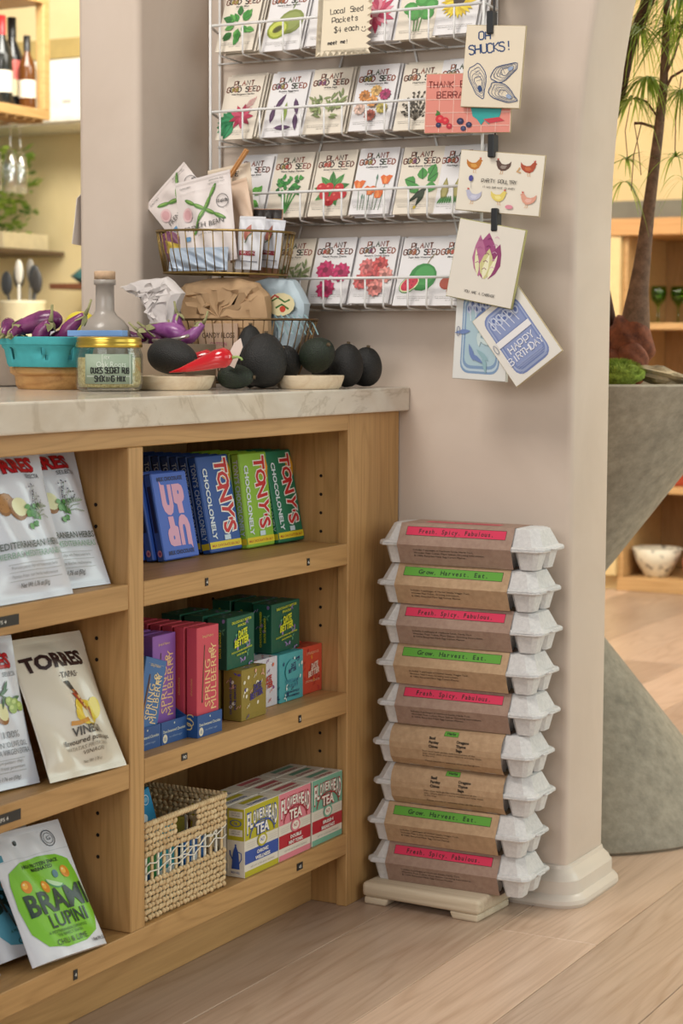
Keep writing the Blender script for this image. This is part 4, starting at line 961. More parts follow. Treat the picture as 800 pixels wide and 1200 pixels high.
def v_leafy(a, c=('#3f8a3a', '#2f6e30', '#5aa04a'), n=16, s=.020):
    rr = random.Random(str(c)+str(n))
    for k in range(n): an = rr.uniform(0, 360); d = rr.uniform(.2, .75)*s; a.leaf(d*math.cos(math.radians(an)), PH*.42+d*1.1*math.sin(math.radians(an)), s*.8, s*.5, an+rr.uniform(-40, 40), c[k % len(c)], '#2a5a2a')
def v_melon(a): a.leaf(.008, PH*.60, .012, .002, 70, '#6a7a40'); a.ell(.008, PH*.45, .022, .018, '#7f8a48', 30); a.ell(.008, PH*.46, .017, .013, '#8f9a58', 30); a.ell(-.010, PH*.37, .017, .0145, '#8c9a34', 25); a.ell(-.010, PH*.37, .014, .0115, '#c3cc5a', 25); a.ell(-.010, PH*.37, .0085, .005, '#6a6a30', 25); a.ell(-.010, PH*.37, .006, .003, '#4a4a24', 25)
def v_cuke(a):
    for x, y, an in ((-.014, .50, 78), (-.002, .36, 95), (.012, .50, 60), (.010, .33, 80)): a.leaf(x, PH*(y-.08), .026, .010, an, '#4a8a3c', '#2f6a2e')
def v_pinkfl(a):
    for k in range(18): an = k*20; a.leaf(0, PH*.44, .024+.004*(k % 3), .010, an, ('#c8506a', '#d88a9a', '#b23a5a')[k % 3])
    a.ell(0, PH*.44, .006, .006, '#d9a0a8')
def v_clover(a):
    for x, y in ((-.014, .47), (.002, .56), (.016, .50), (-.006, .40), (.012, .40)): a.ell(x, PH*y, .0105, .0095, '#3f8a3a'); a.ell(x, PH*y, .006, .0055, '#4f9c48')
    for x in (-.006, 0, .006): a.line([(x, PH*.40), (x*.6, PH*.2)], .0015, '#5a8a4a')
def v_sun(a):
    for k in range(26): a.leaf(0, PH*.48, .026, .007, k*13.8, ('#d6bb1e', '#c9a814', '#e3cd3a')[k % 3])
    a.ell(.001, PH*.49, .0088, .0075, '#3a2a1a')
def v_beet(a):
    for k in range(8): a.leaf(-.006, PH*.30, .026, .015, 120+k*18, ('#1f7a4a', '#2f8a5a')[k % 2], '#145a34')
    for k in range(9): a.leaf(.006, PH*.38, .020, .008, k*40, ('#b03050', '#c24a68', '#9a2844')[k % 3])
    for k in range(4): a.line([(.006, PH*.42), (.012+.003*k, PH*.52), (.016+.003*k, PH*(.58+.01*k))], .0008, '#b0405a')
def v_egg(a):
    for x, y, an in ((-.016, .44, 60), (-.020, .28, 85), (.014, .56, 285), (.018, .38, 280), (-.012, .22, 0)): a.leaf(x, PH*y, .027, .0085, an, '#4c3050', '#6a4a70')
    a.leaf(.0, PH*.26, .034, .008, 88, '#8aa048', '#5a7030')
def v_sage(a, c=('#7f8a58', '#93a06a', '#66744a')):
    rr = random.Random(5)
    for bx, by, an in ((-.012, .36, 70), (.004, .36, 80), (.016, .38, 62), (-.018, .34, 100), (.006, .30, 30), (-.006, .30, 140)):
        for k in range(7): a.leaf(bx+.0022*k*math.cos(math.radians(an)), PH*by+.0035*k, .013, .004, an+rr.uniform(-65, 65), c[k % 3])
def v_mums(a, cols=('#b5763a', '#c9a060', '#9c2f5c', '#d0b0a0', '#b0a050', '#a85a4a', '#c98a4a'), pos=None, r=.0088):
    pos = pos or [(-.015, .52), (.002, .57), (.017, .52), (-.018, .36), (.016, .36), (0, .28), (.0, .44)]
    for (x, y), c in zip(pos, cols):
        L_ = lin(c)
        for k in range(11): a.leaf(x, PH*y, r*1.05, r*.85, k*33, tuple(min(1, q*(1.25 if k % 2 else .8)) for q in L_))
        a.ell(x, PH*y, r*.3, r*.3, tuple(q*.45 for q in L_))
def v_dark(a):
    rr = random.Random(8)
    for k in range(9):
        an = 20+k*18; x1, y1 = .024*math.cos(math.radians(an)), PH*.24+.040*math.sin(math.radians(an)); a.line([(0, PH*.22), (x1*.6, (y1+PH*.22)/2+.004), (x1, y1)], .0008, '#4a4030')
        for q in range(6): t = .35+.12*q; a.ell(x1*t+rr.uniform(-.002, .002), PH*.22+(y1-PH*.22)*t+rr.uniform(-.002, .002), .0022, .0015, '#3a3226', rr.uniform(0, 180), 8)
def v_tom(a):
    for k in range(9): a.leaf(0, PH*.42, .028, .012, k*40+15, ('#3f7a3a', '#52904a')[k % 2], '#2a5a2a')
    for x, y in ((-.010, .36), (.008, .34), (0, .28), (-.004, .44), (.012, .43), (.018, .36), (-.016, .44)): a.ell(x, PH*y, .0075, .0072, '#b8242a'); a.ell(x-.002, PH*y+.002, .002, .0016, '#d86a60')
def v_poppy(a):
    for x, y in ((-.022, .45), (.018, .50), (-.004, .38), (.010, .34)):
        a.line([(x, PH*(y-.02)), (x*.8, PH*.16)], .0009, '#5a7a58'); a.poly([(x-.004, PH*y-.006), (x+.004, PH*y-.006), (x+.0095, PH*y+.006), (x+.004, PH*y+.0075), (x, PH*y+.0055), (x-.005, PH*y+.008), (x-.009, PH*y+.005)], '#d3662a'); a.leaf(x, PH*y-.006, .012, .005, 95, '#e08a4a')
    for x in (.004, -.014, -.010): a.line([(x, PH*.52 if x > 0 else PH*.3), (x, PH*.16)], .0008, '#7a8a70'); a.leaf(x, PH*(.50 if x > 0 else .28), .009, .003, 90, '#6a8a78')
def v_zuc(a):
    a.leaf(.016, PH*.42, .036, .0085, 222, '#1e2a18', '#3a4a2a'); a.leaf(.012, PH*.38, .026, .008, 248, '#24341c'); a.leaf(.002, PH*.205, .006, .004, 250, '#c9b02a')
    for x, y, an in ((.006, .50, 100), (.014, .48, 40), (-.004, .46, 160), (.012, .42, 350), (.004, .42, 200), (.016, .54, 70)): a.leaf(x, PH*y, .018, .016, an, ('#3f8a3a', '#2f7030')[int(an) % 2], '#1f5020')
def v_corn(a):
    for x in (-.016, .002, .018): a.leaf(x, PH*.24, .036, .012, 90, '#8a8248', '#6a6a38'); a.leaf(x, PH*.28, .028, .007, 90, '#a39a5a')
    for k in range(14): a.leaf(-.024+.0036*k, PH*.22, .012, .003, 60+k*5, '#4f8a4a')
def v_water(a): a.ell(.008, PH*.43, .021, .020, '#2f8038', 20); a.ell(.010, PH*.45, .015, .014, '#44944a', 20); a.line([(.012, PH*.58), (.017, PH*.66), (.022, PH*.70)], .0013, '#8a7a50'); a.ell(-.010, PH*.35, .0165, .0110, '#2f8038', 35); a.ell(-.010, PH*.352, .0155, .0100, '#dfe0b0', 35); a.ell(-.010, PH*.355, .0138, .0086, '#c8324a', 35); [a.ell(-.010+dx, PH*.355+dy, .0007, .001, '#3a1a1a') for dx, dy in ((-.006, 0), (0, .002), (.005, .003), (-.002, -.004), (.004, -.002))]
def v_basil(a):
    for x, y, an in ((-.012, .46, 30), (-.002, .52, 120), (.004, .44, 20), (-.006, .36, 200), (.006, .34, 330), (.0, .30, 260), (.012, .40, 60)): a.leaf(x, PH*y, .018, .012, an, ('#5aa03a', '#478a34')[int(an) % 2], '#3a7a2a')
def v_parsley(a):
    for k in range(5): a.line([(0, PH*.16), (-.012+.006*k, PH*.40)], .0022, '#3f8a3a')
    rr = random.Random(3)
    for k in range(30): a.leaf(rr.uniform(-.020, .018), PH*rr.uniform(.36, .56), .009, .006, rr.uniform(0, 180), ('#2f7a34', '#3f8a3a', '#24642a')[k % 3])
def v_zin(a, c1='#b0285a'): v_mums(a, (c1, c1, c1), [(-.010, .50), (.015, .47), (-.004, .28)], .0145)
def v_pinkz(a): v_mums(a, ('#c46a68', '#b84a48', '#d08a80', '#c05a58', '#b04a4a', '#cf8078'), [(-.012, .53), (.008, .55), (.018, .43), (-.016, .36), (0, .40), (.008, .28)], .0125)
def v_bell(a): [a.ell(x, PH*y, .010, .009, '#a0442e') for x, y in ((-.012, .36), (.010, .40), (0, .28))]; [a.leaf(x, PH*y, .012, .006, an, '#5a6a58') for x, y, an in ((-.008, .46, 70), (.008, .50, 110), (.012, .28, 20))]
PK = [[('Sweet Mint', v_leafy, 'mint leaf', 'c'), ('Hale\'s Best Melon', v_melon, 'cut melon', 'w'), ('Pickling Cucumber', v_cuke, 'cucumber', 'w'), ('Cosmos', v_pinkfl, 'pink flower', 'w'), ('Crimson Clover', v_clover, 'green clover', 'c'), ('Giant Sunflower', v_sun, 'yellow sunflower', 'w')],
      [('Wild Bergamot Garden', v_beet, 'red bloom and green leaf', 'c'), ('Rosita Eggplant', v_egg, 'purple eggplant', 'w'), ('White Sage', v_sage, 'sage sprig', 'c'), ('Chrysanthemum Mix', v_mums, 'mixed colour flower', 'w'), ('Heirloom Dill', v_dark, 'dark branching herb', 'c'), ('Sweet Corn', v_corn, 'second row corner', 'w')],
      [('Genovese Pesto', v_leafy, 'plain leafy', 'c'), ('Genovese Basil', v_basil, 'basil', 'w'), ('Giant Italian Parsley', v_parsley, 'parsley', 'c'), ('Sweet Heirloom Tomato', v_tom, 'red tomato', 'c'), ('California Poppy', v_poppy, 'orange poppy', 'w'), ('Black Beauty Zucchini', v_zuc, 'dark zucchini', 'c')],
      [None, ('Lemon Thyme', v_sage, 'bottom row left end', 'c'), ('Giant Purple Zinnia', v_zin, 'magenta zinnia', 'w'), ('Benary\'s Orchid Zinnia', v_pinkz, 'salmon pink zinnia', 'w'), ('Sugar Baby Watermelon', v_water, 'watermelon', 'w'), ('Mini Bell Pepper', v_bell, 'small red pepper', 'w')]]
pc, pw_ = paper('#dcd2c2', .6), paper('#dedbdb', .6)
xoff = {0: -.3395, 1: -.3395, 2: -.3165, 3: -.3145}
ROWX = [[-.340, -.2435, -.1525, -.0620, .0225, .0955], [-.340, -.2435, -.1585, -.0665, .0215, .0955], [-.3300, -.2400, -.1485, -.0655, .0215, .1060], [None, -.2320, -.1490, -.0640, .0225, .0955]]
# third row: index 0 hidden behind the pouches, basil shows at -.232
ROWX[2] = [-.3220, -.2385, -.1500+-.0845+.0015, -.1475, -.0655, .0215, .1060]
PK[2] = [PK[2][0], None, None]+[]
PK[2] = [('Genovese Basil', v_basil, 'basil', 'w'), ('Giant Italian Parsley', v_parsley, 'parsley', 'c'), ('Sweet Heirloom Tomato', v_tom, 'red tomato', 'c'), ('California Poppy', v_poppy, 'orange poppy', 'w'), ('Black Beauty Zucchini', v_zuc, 'dark zucchini', 'c'), ('Heritage Asparagus', v_corn, 'pale spear', 'w')]
ROWX[2] = [-.3200, -.2350, -.1475, -.0650, .0215, .0955]
LEAN = math.radians(22)
def packet_seed(label, x, z, mat, y=-.0800, artf=None, sub='', t=0, group=None, dz=0, roll=0):
    T = thing('seed_packet', label, 'seed packet', group=group)
    MB().box(0, PW, 0, PT, 0, PH).obj('envelope', mat, T, bevel=.0006)
    if artf:
        a = Art(); p_title(a, sub, t); n0 = len(a.p); artf(a); a.p[n0:] = [([(x_*1.28, PH*.40+(y_-PH*.42)*1.30) for x_, y_ in vs], fs, c_, k_) for vs, fs, c_, k_ in a.p[n0:]]; a.build(T, plane_fn((PW/2, 0, 0), (1, 0, 0), (0, 0, 1)), 'front_print', .55)
    T.matrix_basis = Matrix.Translation((x, y, z+dz)) @ Matrix.Rotation(-LEAN, 4, 'X') @ rotm(roll, 'Y'); return T
rowname = ['top row', 'second row', 'third row', 'bottom row']
rnp = random.Random(2)
for r in range(4):
    for k in range(6):
        if PK[r][k] is None: continue
        sub, f, lab, cw = PK[r][k]; m_ = pc if cw == 'c' else pw_; x = ROWX[r][k]
        dz = rnp.uniform(0, .006) if not (r == 1 and k == 0) else -.002
        packet_seed('%s seed packet printed with %s, %s of the rack' % ('cream' if cw == 'c' else 'white', lab, rowname[r]), x, rz[r]+.001, m_, artf=f, sub=sub, t=k, dz=max(dz, 0))
        g = 'spare packets behind the %s one' % lab
        B = packet_seed('spare seed packet filed behind the %s packet in the %s' % (lab, rowname[r]), x+.0035, rz[r]+.001, m_, y=-.0735, group=g, dz=.004)
        for q in (1, 2):
            o = dup(B, B['label'], g); o.matrix_basis = Matrix.Translation((x+.0035+.0025*q+(.003 if q == 2 else 0), -.0735+.0055*q, rz[r]+.001+rnp.uniform(0, .006))) @ Matrix.Rotation(-LEAN, 4, 'X')
# handwritten sign
sg = thing('price_sign', 'cream handwritten price sign with zigzag cut edges clipped over the top packets', 'sign', (-.066, -.0945, 1.528), (0, 0, 0)); sg.rotation_euler = (math.radians(-6), 0, 0)
zz_ = []
n = 9; hw_, hh_ = .054, .054
for i in range(n): t = i/n; zz_ += [(-hw_+2*hw_*t, -hh_), (-hw_+2*hw_*(t+.5/n), -hh_+.010)]
for i in range(n): t = i/n; zz_ += [(hw_, -hh_+2*hh_*t), (hw_-.010, -hh_+2*hh_*(t+.5/n))]
for i in range(n): t = i/n; zz_ += [(hw_-2*hw_*t, hh_), (hw_-2*hw_*(t+.5/n), hh_-.010)]
for i in range(n): t = i/n; zz_ += [(-hw_, hh_-2*hh_*t), (-hw_+.010, hh_-2*hh_*(t+.5/n))]
MB().prism(zz_, -.0006, .0004, 'y').obj('card', paper('#e0d3ba', .7), sg)
a = Art(); ik = '#2a2420'
for t, x, y, h, ad in (('Local Seed', .004, .020, .0095, .68), ('Packets', .002, .004, .0095, .80), ('$4 each', .006, -.013, .0095, .75), ('meet me!', -.010, -.034, .0065, .78)):
    a.hand(t if t != 'Packets' else 'Packets', x, y, h, .0015, ik, adv=ad, jit=.05, rot=2)
a.ring(.036, -.008, .001, .0015, .001, ik, n=8); a.ring(.041, -.008, .001, .0015, .001, ik, n=8); a.line([(.034, -.012), (.037, -.015), (.041, -.015), (.044, -.012)], .0009, ik)
a.build(sg, plane_fn((0, -.0006, 0), (1, 0, 0), (0, 0, 1)), 'handwriting', .6)
# ================================================================== greeting cards hanging from a black strap at the end of the rack
strap = MB(); strap.tube([(.2075, -.0985, 1.78), (.2185, -.0985, 1.54), (.2200, -.0985, 1.40), (.2240, -.0985, 1.30), (.2290, -.0985, 1.195), (.2310, -.0985, 1.150)], .0016, 4)
st = thing('card_strap', 'thin black strap with clips hanging beside the rack, holding the greeting cards', 'strap', (.2185, -.0985, 1.4))
strap.obj('cord', black, st, world=True)
for x, z in ((.2200, 1.512), (.2245, 1.310), (.2320, 1.188)):
    mb = MB(); mb.box(x-.0055, x+.0055, -.1215, -.1000, z-.024, z+.014); mb.obj('clip', black, st, world=True, bevel=.0015)
def card(name_label, cx_, cz, y, w, h, roll, col, artf, yaw=0, thick=.0035, edge='#b9a884', n=1):
    T = thing('greeting_card', name_label, 'greeting card'); T.matrix_basis = Matrix.Translation((cx_, y, cz)) @ rotm(yaw, 'Z') @ Matrix.Rotation(math.radians(-roll), 4, 'Y')
    MB().box(-w/2, w/2, .0006, thick, -h/2, h/2).obj('envelope', paper(edge, .7), T, bevel=.0004)
    MB().box(-w/2+.0012, w/2-.0012, -.0009, .0004, -h/2+.0012, h/2-.0012).obj('card', paper(col, .3), T)
    a = Art(); artf(a, w, h); a.build(T, plane_fn((0, -.0009, 0), (1, 0, 0), (0, 0, 1)), 'front_print', .3)
    return T
navy = '#24406e'
def oyster(a, cx_, cy, s, rot, seed):
    rr = random.Random(seed); ca, sa = math.cos(math.radians(rot)), math.sin(math.radians(rot)); ph = rr.uniform(0, 6)
    def sh(k, dx=0): return [(cx_+(x*ca-y*sa), cy+(x*sa+y*ca)) for x, y in [((1.0*k*math.cos(t)*(1+.08*math.sin(5*t+ph))+dx)*s, (.48*k*math.sin(t)*(1-.35*math.cos(t))+.03*math.sin(4*t+ph))*s) for t in [2*PI*i/22 for i in range(23)]]]
    a.line(sh(1), .0014, navy); a.line(sh(.82, .04), .0007, navy); a.line(sh(.62, .08), .0007, navy); a.line(sh(.42, .12), .0009, navy)
    x, y = (.45*s, 0); a.ell(cx_+x*ca-y*sa, cy+x*sa+y*ca, s*.20, s*.12, navy if seed == 1 else '#8fa0bc', rot)
    for k in range(5): x = (-.75+.18*k)*s; a.line([(cx_+x*ca-(.25*s)*sa, cy+x*sa+.25*s*ca), (cx_+x*ca+(.1*s)*sa, cy+x*sa-.1*s*ca)], .0005, navy)
def a_shucks(a, w, h):
    a.hand('OH', -.018, h*.325, .0130, .0024, navy, adv=.9, jit=.06, rot=4); a.hand('SHUCKS!', -.006, h*.17, .0150, .0024, navy, adv=.78, jit=.05, rot=8, sx=.92)
    oyster(a, -.024, -h*.18, .029, -72, 1); oyster(a, .022, -h*.06, .025, 28, 2); oyster(a, .022, -h*.32, .027, -24, 3)
def a_berry(a, w, h):
    for k in range(-3, 4): a.rect(k*.026-.0005, -h/2+.002, k*.026+.0005, h/2-.002, '#ecc4b4')
    for k in range(-1, 3): a.rect(-w/2+.002, k*.022-.016, w/2-.002, k*.022-.015, '#ecc4b4')
    a.hand('THANK BERRY', -.020, h*.26, .0105, .0015, '#7a2c28', adv=.92, jit=.05, al='C'); a.hand('BERRA', -.032, h*.09, .0105, .0015, '#7a2c28', adv=.95, jit=.05)
    a.poly([(.005, -h*.02), (.064, -h*.02), (.060, -h*.20), (.054, -h*.33), (.046, -h*.27), (.040, -h*.36), (.032, -h*.29), (.026, -h*.37), (.018, -h*.27), (.010, -h*.22)], '#2f9c98')
    a.poly([(.03, -h*.27), (.058, -h*.24), (.068, -h*.30), (.04, -h*.34)], '#c23a44')
    for x, y, c, r in ((-.050, -.26, '#c92f3c', .008), (-.040, -.29, '#c92f3c', .007), (-.032, -.38, '#b52c3c', .0055), (-.052, -.36, '#2a3050', .005), (-.012, -.30, '#2a2a48', .0065), (-.006, -.42, '#3a4060', .005), (.004, -.36, '#2a3050', .0055)): a.ell(x, h*y, r, r*.85, c); a.ell(x, h*y+.001, r*.4, r*.3, '#5a5a7a' if c[1] in '23' else '#e0605a')
    a.leaf(-.058, -h*.20, .010, .005, 40, '#4a7a3a'); a.leaf(-.050, -h*.19, .010, .005, 130, '#4a7a3a')
def hen(a, x, y, s, c, f=1, c2=None):
    c2 = c2 or c
    P = [(-1.0, .1), (-1.05, .62), (-.75, .35), (-.35, .22), (.1, .28), (.42, .62), (.62, .72), (.78, .6), (.92, .52), (.78, .42), (.72, .1), (.5, -.3), (.1, -.52), (-.4, -.45), (-.8, -.2)]
    a.poly([(x+px*s*f, y+py*s) for px, py in P], c); a.poly([(x+px*s*f, y+py*s) for px, py in [(-.55, .1), (.1, .12), (.3, -.1), (0, -.3), (-.4, -.22)]], c2)
    a.poly([(x+px*s*f, y+py*s) for px, py in [(.5, .7), (.5, .92), (.6, .78), (.68, .94), (.74, .72)]], '#c2402c'); a.ell(x+.68*s*f, y+.6*s, .03*s, .03*s, '#1a1410', 0, 8)
    for dx in (-.1, .15): a.line([(x+dx*s*f, y-.5*s), (x+dx*s*f, y-.85*s), (x+(dx+.14)*s*f, y-.88*s)], .0006, '#c98a3a')
def a_hens(a, w, h):
    hen(a, -.048, h*.26, .0150, '#b8742c', 1, '#d09a4a'); hen(a, .002, h*.27, .0145, '#5a4238', -1, '#8f8278'); hen(a, .050, h*.27, .0150, '#a8482a', 1, '#c0683a'); a.line([(.034, h*.27), (.029, h*.20), (.036, h*.19)], .003, '#c9a070')
    hen(a, -.046, -h*.25, .0150, '#b4b4c8', -1, '#c6c6d6'); hen(a, .002, -h*.23, .0150, '#dcc868', 1, '#e6d88a'); hen(a, .053, -h*.24, .0150, '#d69a84', -1, '#e0b0a0')
    a.ell(-.052, h*.04, .004, .0052, '#4a4a90'); a.line([(-.052, -.002), (-.050, -h*.12)], .0005, '#8a8a90')
    a.hand('PARTY POULTRY', 0, -.001, .0062, .0009, '#3a3430', adv=.80, jit=.1); a.hand('IT WAS OUR HAVE TO PARTY', 0, -.010, .0030, .0005, '#3a3430', adv=.82)
    a.text('HAPPY', .022, -h*.40, .004, '#b8506a', bold=.03); a.ell(.022, -h*.38, .007, .0035, '#d88a9a')
def a_cabb(a, w, h):
    a.leaf(0, -h*.20, .078, .046, 92, '#9a4a78'); a.leaf(-.008, -h*.18, .070, .026, 98, '#b06a8e'); a.leaf(.010, -h*.19, .062, .026, 80, '#8a3a68'); a.leaf(.003, -h*.20, .052, .026, 90, '#c9c48a'); a.leaf(.0, -h*.20, .044, .010, 84, '#e6e2c0'); a.leaf(.009, -h*.19, .044, .008, 76, '#e6e2c0'); a.leaf(-.010, -h*.17, .046, .008, 104, '#dcdcb0')
    for k in range(14): x = .016*math.sin(k*2.1); y = -h*.08+k*.0042; a.line([(x-.004, y), (x, y+.003), (x+.004, y+.0005)], .0011, ('#7a2c5c', '#d0a0b8', '#a85a88')[k % 3])
    a.hand('YOU ARE A CABBAGE', 0, -h*.40, .0042, .0006, '#3a3430', adv=.80)
def a_tin(a, w, h, txt=True, c='#7685b4', c2='#9fabc9'):
    def rr(k, cc, w2=w*.72, h2=h*.86):
        P = []; r = w*.16
        for sx_, sy_, a0 in ((1, 1, 0), (-1, 1, 90), (-1, -1, 180), (1, -1, 270)):
            for q in range(5): t = math.radians(a0+q*22.5); P.append((sx_*(w2/2-r)+r*math.cos(t), sy_*(h2/2-r)+r*math.sin(t)))
        a.poly([(x*k, y*k) for x, y in P], cc)
    rr(1, c); rr(.94, c2); rr(.88, c); rr(.80, '#8a97bf' if txt else '#a9c2cc')
    for k in range(9): a.ell(-w*.24+w*.06*k, h*(.27+.05*(k % 2)), w*.05, h*.055, '#b7c0d8', 20*k); a.ell(-w*.24+w*.06*k, h*(.27+.05*(k % 2)), w*.03, h*.03, '#5f70a4', 20*k)
    for k in range(5): a.line([(-w*.25+k*w*.1, h*.36), (-w*.2+k*w*.1, h*.14)], .0012, '#e2e5ee')
    if txt:
        a.rect(-w*.36, h*.0, w*.33, h*.085, '#e6e4e4'); a.rect(-w*.36, h*.083, w*.33, h*.09, '#5f70a4')
        a.hand('HAPPY', .002, -h*.14, .0125, .0018, '#e9eaf0', adv=.88, jit=.05); a.hand('BIRTHDAY', .0, -h*.255, .0118, .0017, '#e9eaf0', adv=.78, jit=.05)
        for k in range(5): a.rect(-w*.28, -h*(.30+.025*k), w*.28, -h*(.306+.025*k), c2)
    else:
        for k in range(12): a.leaf(w*.2*math.cos(k*2.3), -h*.08+h*.22*math.sin(k*1.7), .03, .008, k*47, ('#8fb0b8', '#6f84b4', '#c6d6d6')[k % 3])
    a.ring(-w*.42, h*.02, .0035, .0085, .0012, '#7f8496')
card('cream greeting card lettered OH SHUCKS with three navy oysters, topmost of the hanging cards', .2250, 1.4350, -.1150, .1065, .1350, -4.5, '#dccfb8', a_shucks, yaw=2)
card('pink checked greeting card with berries, tucked behind the oyster card', .1760, 1.3790, -.1060, .157, .1000, -2.0, '#d98a7c', a_berry, yaw=1)
card('wide white greeting card with six painted hens', .2380, 1.2440, -.1110, .1530, .1010, -6.0, '#e0d8c8', a_hens, yaw=1)
card('white greeting card with a purple cabbage hanging below the hens', .2165, 1.1110, -.1180, .1220, .1330, -11.0, '#ddd6ca', a_cabb, yaw=1, thick=.007, edge='#a8a46a')
card('tilted white birthday card with blue sardine tin, lowest of the hanging cards', .2690, .9900, -.1040, .1030, .1380, 37.0, '#e0dcd4', a_tin, yaw=0)
card('white card with pale blue tin standing upright behind the tilted birthday card', .2020, .9930, -.0990, .1000, .1560, -3.0, '#dadad6', lambda a, w, h: a_tin(a, w, h, False, '#7d98b8', '#b6c8d4'), thick=.008, edge='#c9c8c0')
card('plain cream card showing its bottom edge above the oyster card', .2060, 1.6260, -.1100, .0760, .1100, 3.0, '#dccdb0', lambda a, w, h: a.rect(-.02, .0, .02, .02, '#c9b890'))
# clip holding the two tin cards under the cabbage card
mb = MB(); mb.box(.2280, .2390, -.1080, -.0960, 1.058, 1.085); mb.obj('clip', black, st, world=True, bevel=.0015)

# ================================================================== on the worktop
TZ = .9003
# tiered wire baskets against the wall
tb = thing('tiered_basket', 'brass wire basket stand with two oval tiers full of seed pouches', 'basket', (-.235, -.150, TZ))
def oval(cx_, cy, z, rx, ry, n=40, tilt=0): return [(cx_+rx*math.cos(2*PI*k/n), cy+ry*math.sin(2*PI*k/n), z+tilt*math.cos(2*PI*k/n)) for k in range(n)]
def wbasket(nm_, cx_, cy, z0, z1, rx0, ry0, rx1, ry1, nw, mat, tilt):
    p = MB().tube(oval(cx_, cy, z1, rx1, ry1, 48, tilt), .0023, 6, True).obj(nm_+'_rim', mat, tb, world=True, smooth=True)
    MB().tube(oval(cx_, cy, z0, rx0, ry0, 48, tilt), .0023, 6, True).obj('base_ring', mat, p, world=True, smooth=True)
    for k in range(nw):
        a = 2*PI*(k+.5)/nw; c, s_ = math.cos(a), math.sin(a)
        MB().tube([(cx_+rx0*c, cy+ry0*s_, z0+tilt*c), (cx_+(rx0*.4+rx1*.6)*c, cy+(ry0*.4+ry1*.6)*s_, z0+(z1-z0)*.5+tilt*c), (cx_+rx1*c, cy+ry1*s_, z1+tilt*c)], .0011, 5).obj('basket_wire', mat, p, world=True, smooth=True)
    for k in range(-3, 4):
        x = cx_+rx0*k/3.6; hy = ry0*math.sqrt(max(0, 1-(k/3.6)**2))
        MB().tube([(x, cy-hy, z0+tilt*k/3.6), (x, cy+hy, z0+tilt*k/3.6)], .0011, 5).obj('floor_wire', mat, p, world=True, smooth=True)
wbasket('lower', -.2125, -.1900, .9080, 1.0165, .098, .066, .140, .088, 44, bronze, .0)
wbasket('upper', -.2500, -.1900, 1.0965, 1.1690, .118, .074, .1310, .088, 44, brass, -.003)
for x in (-.300, -.170): MB().tube([(x, -.1250, .906), (x, -.1180, 1.02), (x, -.1180, 1.10)], .0025, 6).obj('post', brass, tb, world=True, smooth=True)
def flatpouch(label, cx_, cy, cz, w, h, th, col, artf=None, roll=0, yaw=0, tilt=0, seed=1, rough=.5, name='seed_pouch', cat='pouch', mat=None, wr=.003, **k):
    M_ = Matrix.Translation((cx_, cy, cz)) @ rotm(-90+yaw, 'Z') @ Matrix.Rotation(-math.radians(tilt), 4, 'Y') @ rotm(roll, 'X') @ Matrix.Translation((0, 0, -h/2))
    a = Art()
    if artf: artf(a, w, h)
    return pouch(name, label, cat, M_, w, h, th, mat or plain('pouch_'+col, col, rough, 0, .02, 20), a if artf else None, seed=seed, waist=.01, wr=wr, rough=.55, **k)
def bean(a, x, y, L, ang, c='#557f3c'):
    n = 4
    for k in range(n):
        t = (k-(n-1)/2)*L/n; ca, sa = math.cos(math.radians(ang)), math.sin(math.radians(ang))
        a.ell(x+t*ca, y+t*sa, L/n*.60, .0038, c, ang); a.ell(x+t*ca-.0012*sa, y+t*sa+.0012*ca, L/n*.42, .0014, '#84aa58', ang)
def a_bean(a, w, h):
    bean(a, .004, h*.12, .092, -30); bean(a, .004, h*.12, .094, 56)
    a.ell(-.034, h*.10, .0115, .0125, '#d6b4b4'); a.ell(-.034, h*.10, .008, .009, '#c99a9c'); a.ring(.042, h*.17, .012, .012, .0010, '#4a4846'); a.hand('Yields', .042, h*.155, .006, .0010, '#2a2826', adv=.6)
    a.text('FRENCH BEAN', .0, -h*.08, .0125, '#55524e', fit=w*.72, rot=2); a.rect(-.040, -h*.20, -.030, -h*.15, '#5f8fb4'); a.text('Contains one seed sheet', .006, -h*.16, .004, '#7a7672', fit=w*.35)
    a.text('GROW YOUR OWN', .030, h*.42, .0045, '#55524e', fit=w*.26); a.text('organic cotton seed', .030, h*.385, .0045, '#7a7672', fit=w*.30); a.text('PLANTABLE', -.036, h*.40, .0045, '#55524e', fit=w*.2)
    a.rect(-w*.42, h*.34, w*.42, h*.343, '#c4bcb8')
for A_ in (a_bean,): pass
def shift(fn): 
    def g(a, w, h): fn(a, w, h)
    return g
# pouch artwork is measured from the bottom edge, so move centre-based drawings up by h/2
def cen(fn):
    def g(a, w, h):
        n0 = len(a.p); fn(a, w, h); a.p[n0:] = [([(x, y+h/2) for x, y in vs], fs, c, k) for vs, fs, c, k in a.p[n0:]]
    return g
flatpouch('white french bean seed pouch with crossed green pods standing in the upper wire basket', -0.2690, -0.2220, 1.1880, .118, .158, .014, '#d9cfcb', cen(a_bean), roll=10, tilt=6, yaw=-4, seed=3)
flatpouch('pale pouch tilted far left behind the crossed pods pouch', -0.3320, -0.1970, 1.2150, .108, .118, .010, '#d6cbc6', cen(a_bean), roll=44, tilt=4, seed=5)
flatpouch('cream cotton seed pouch pinned with a wooden peg in the upper basket', -0.2550, -0.1570, 1.2120, .088, .152, .010, '#dccbb4', cen(lambda a, w, h: (a.hand('GROW ME', 0, h*.36, .008, .0013, '#2a2826', adv=.8), a.rect(-.02, h*.1, .02, h*.103, '#9a8a74'))), roll=8, tilt=4, seed=6)
flatpouch('peach pouch edge just right of the crossed pods pouch', -0.2270, -0.1820, 1.190, .060, .140, .008, '#dbbfa6', None, roll=14, tilt=5, seed=7)
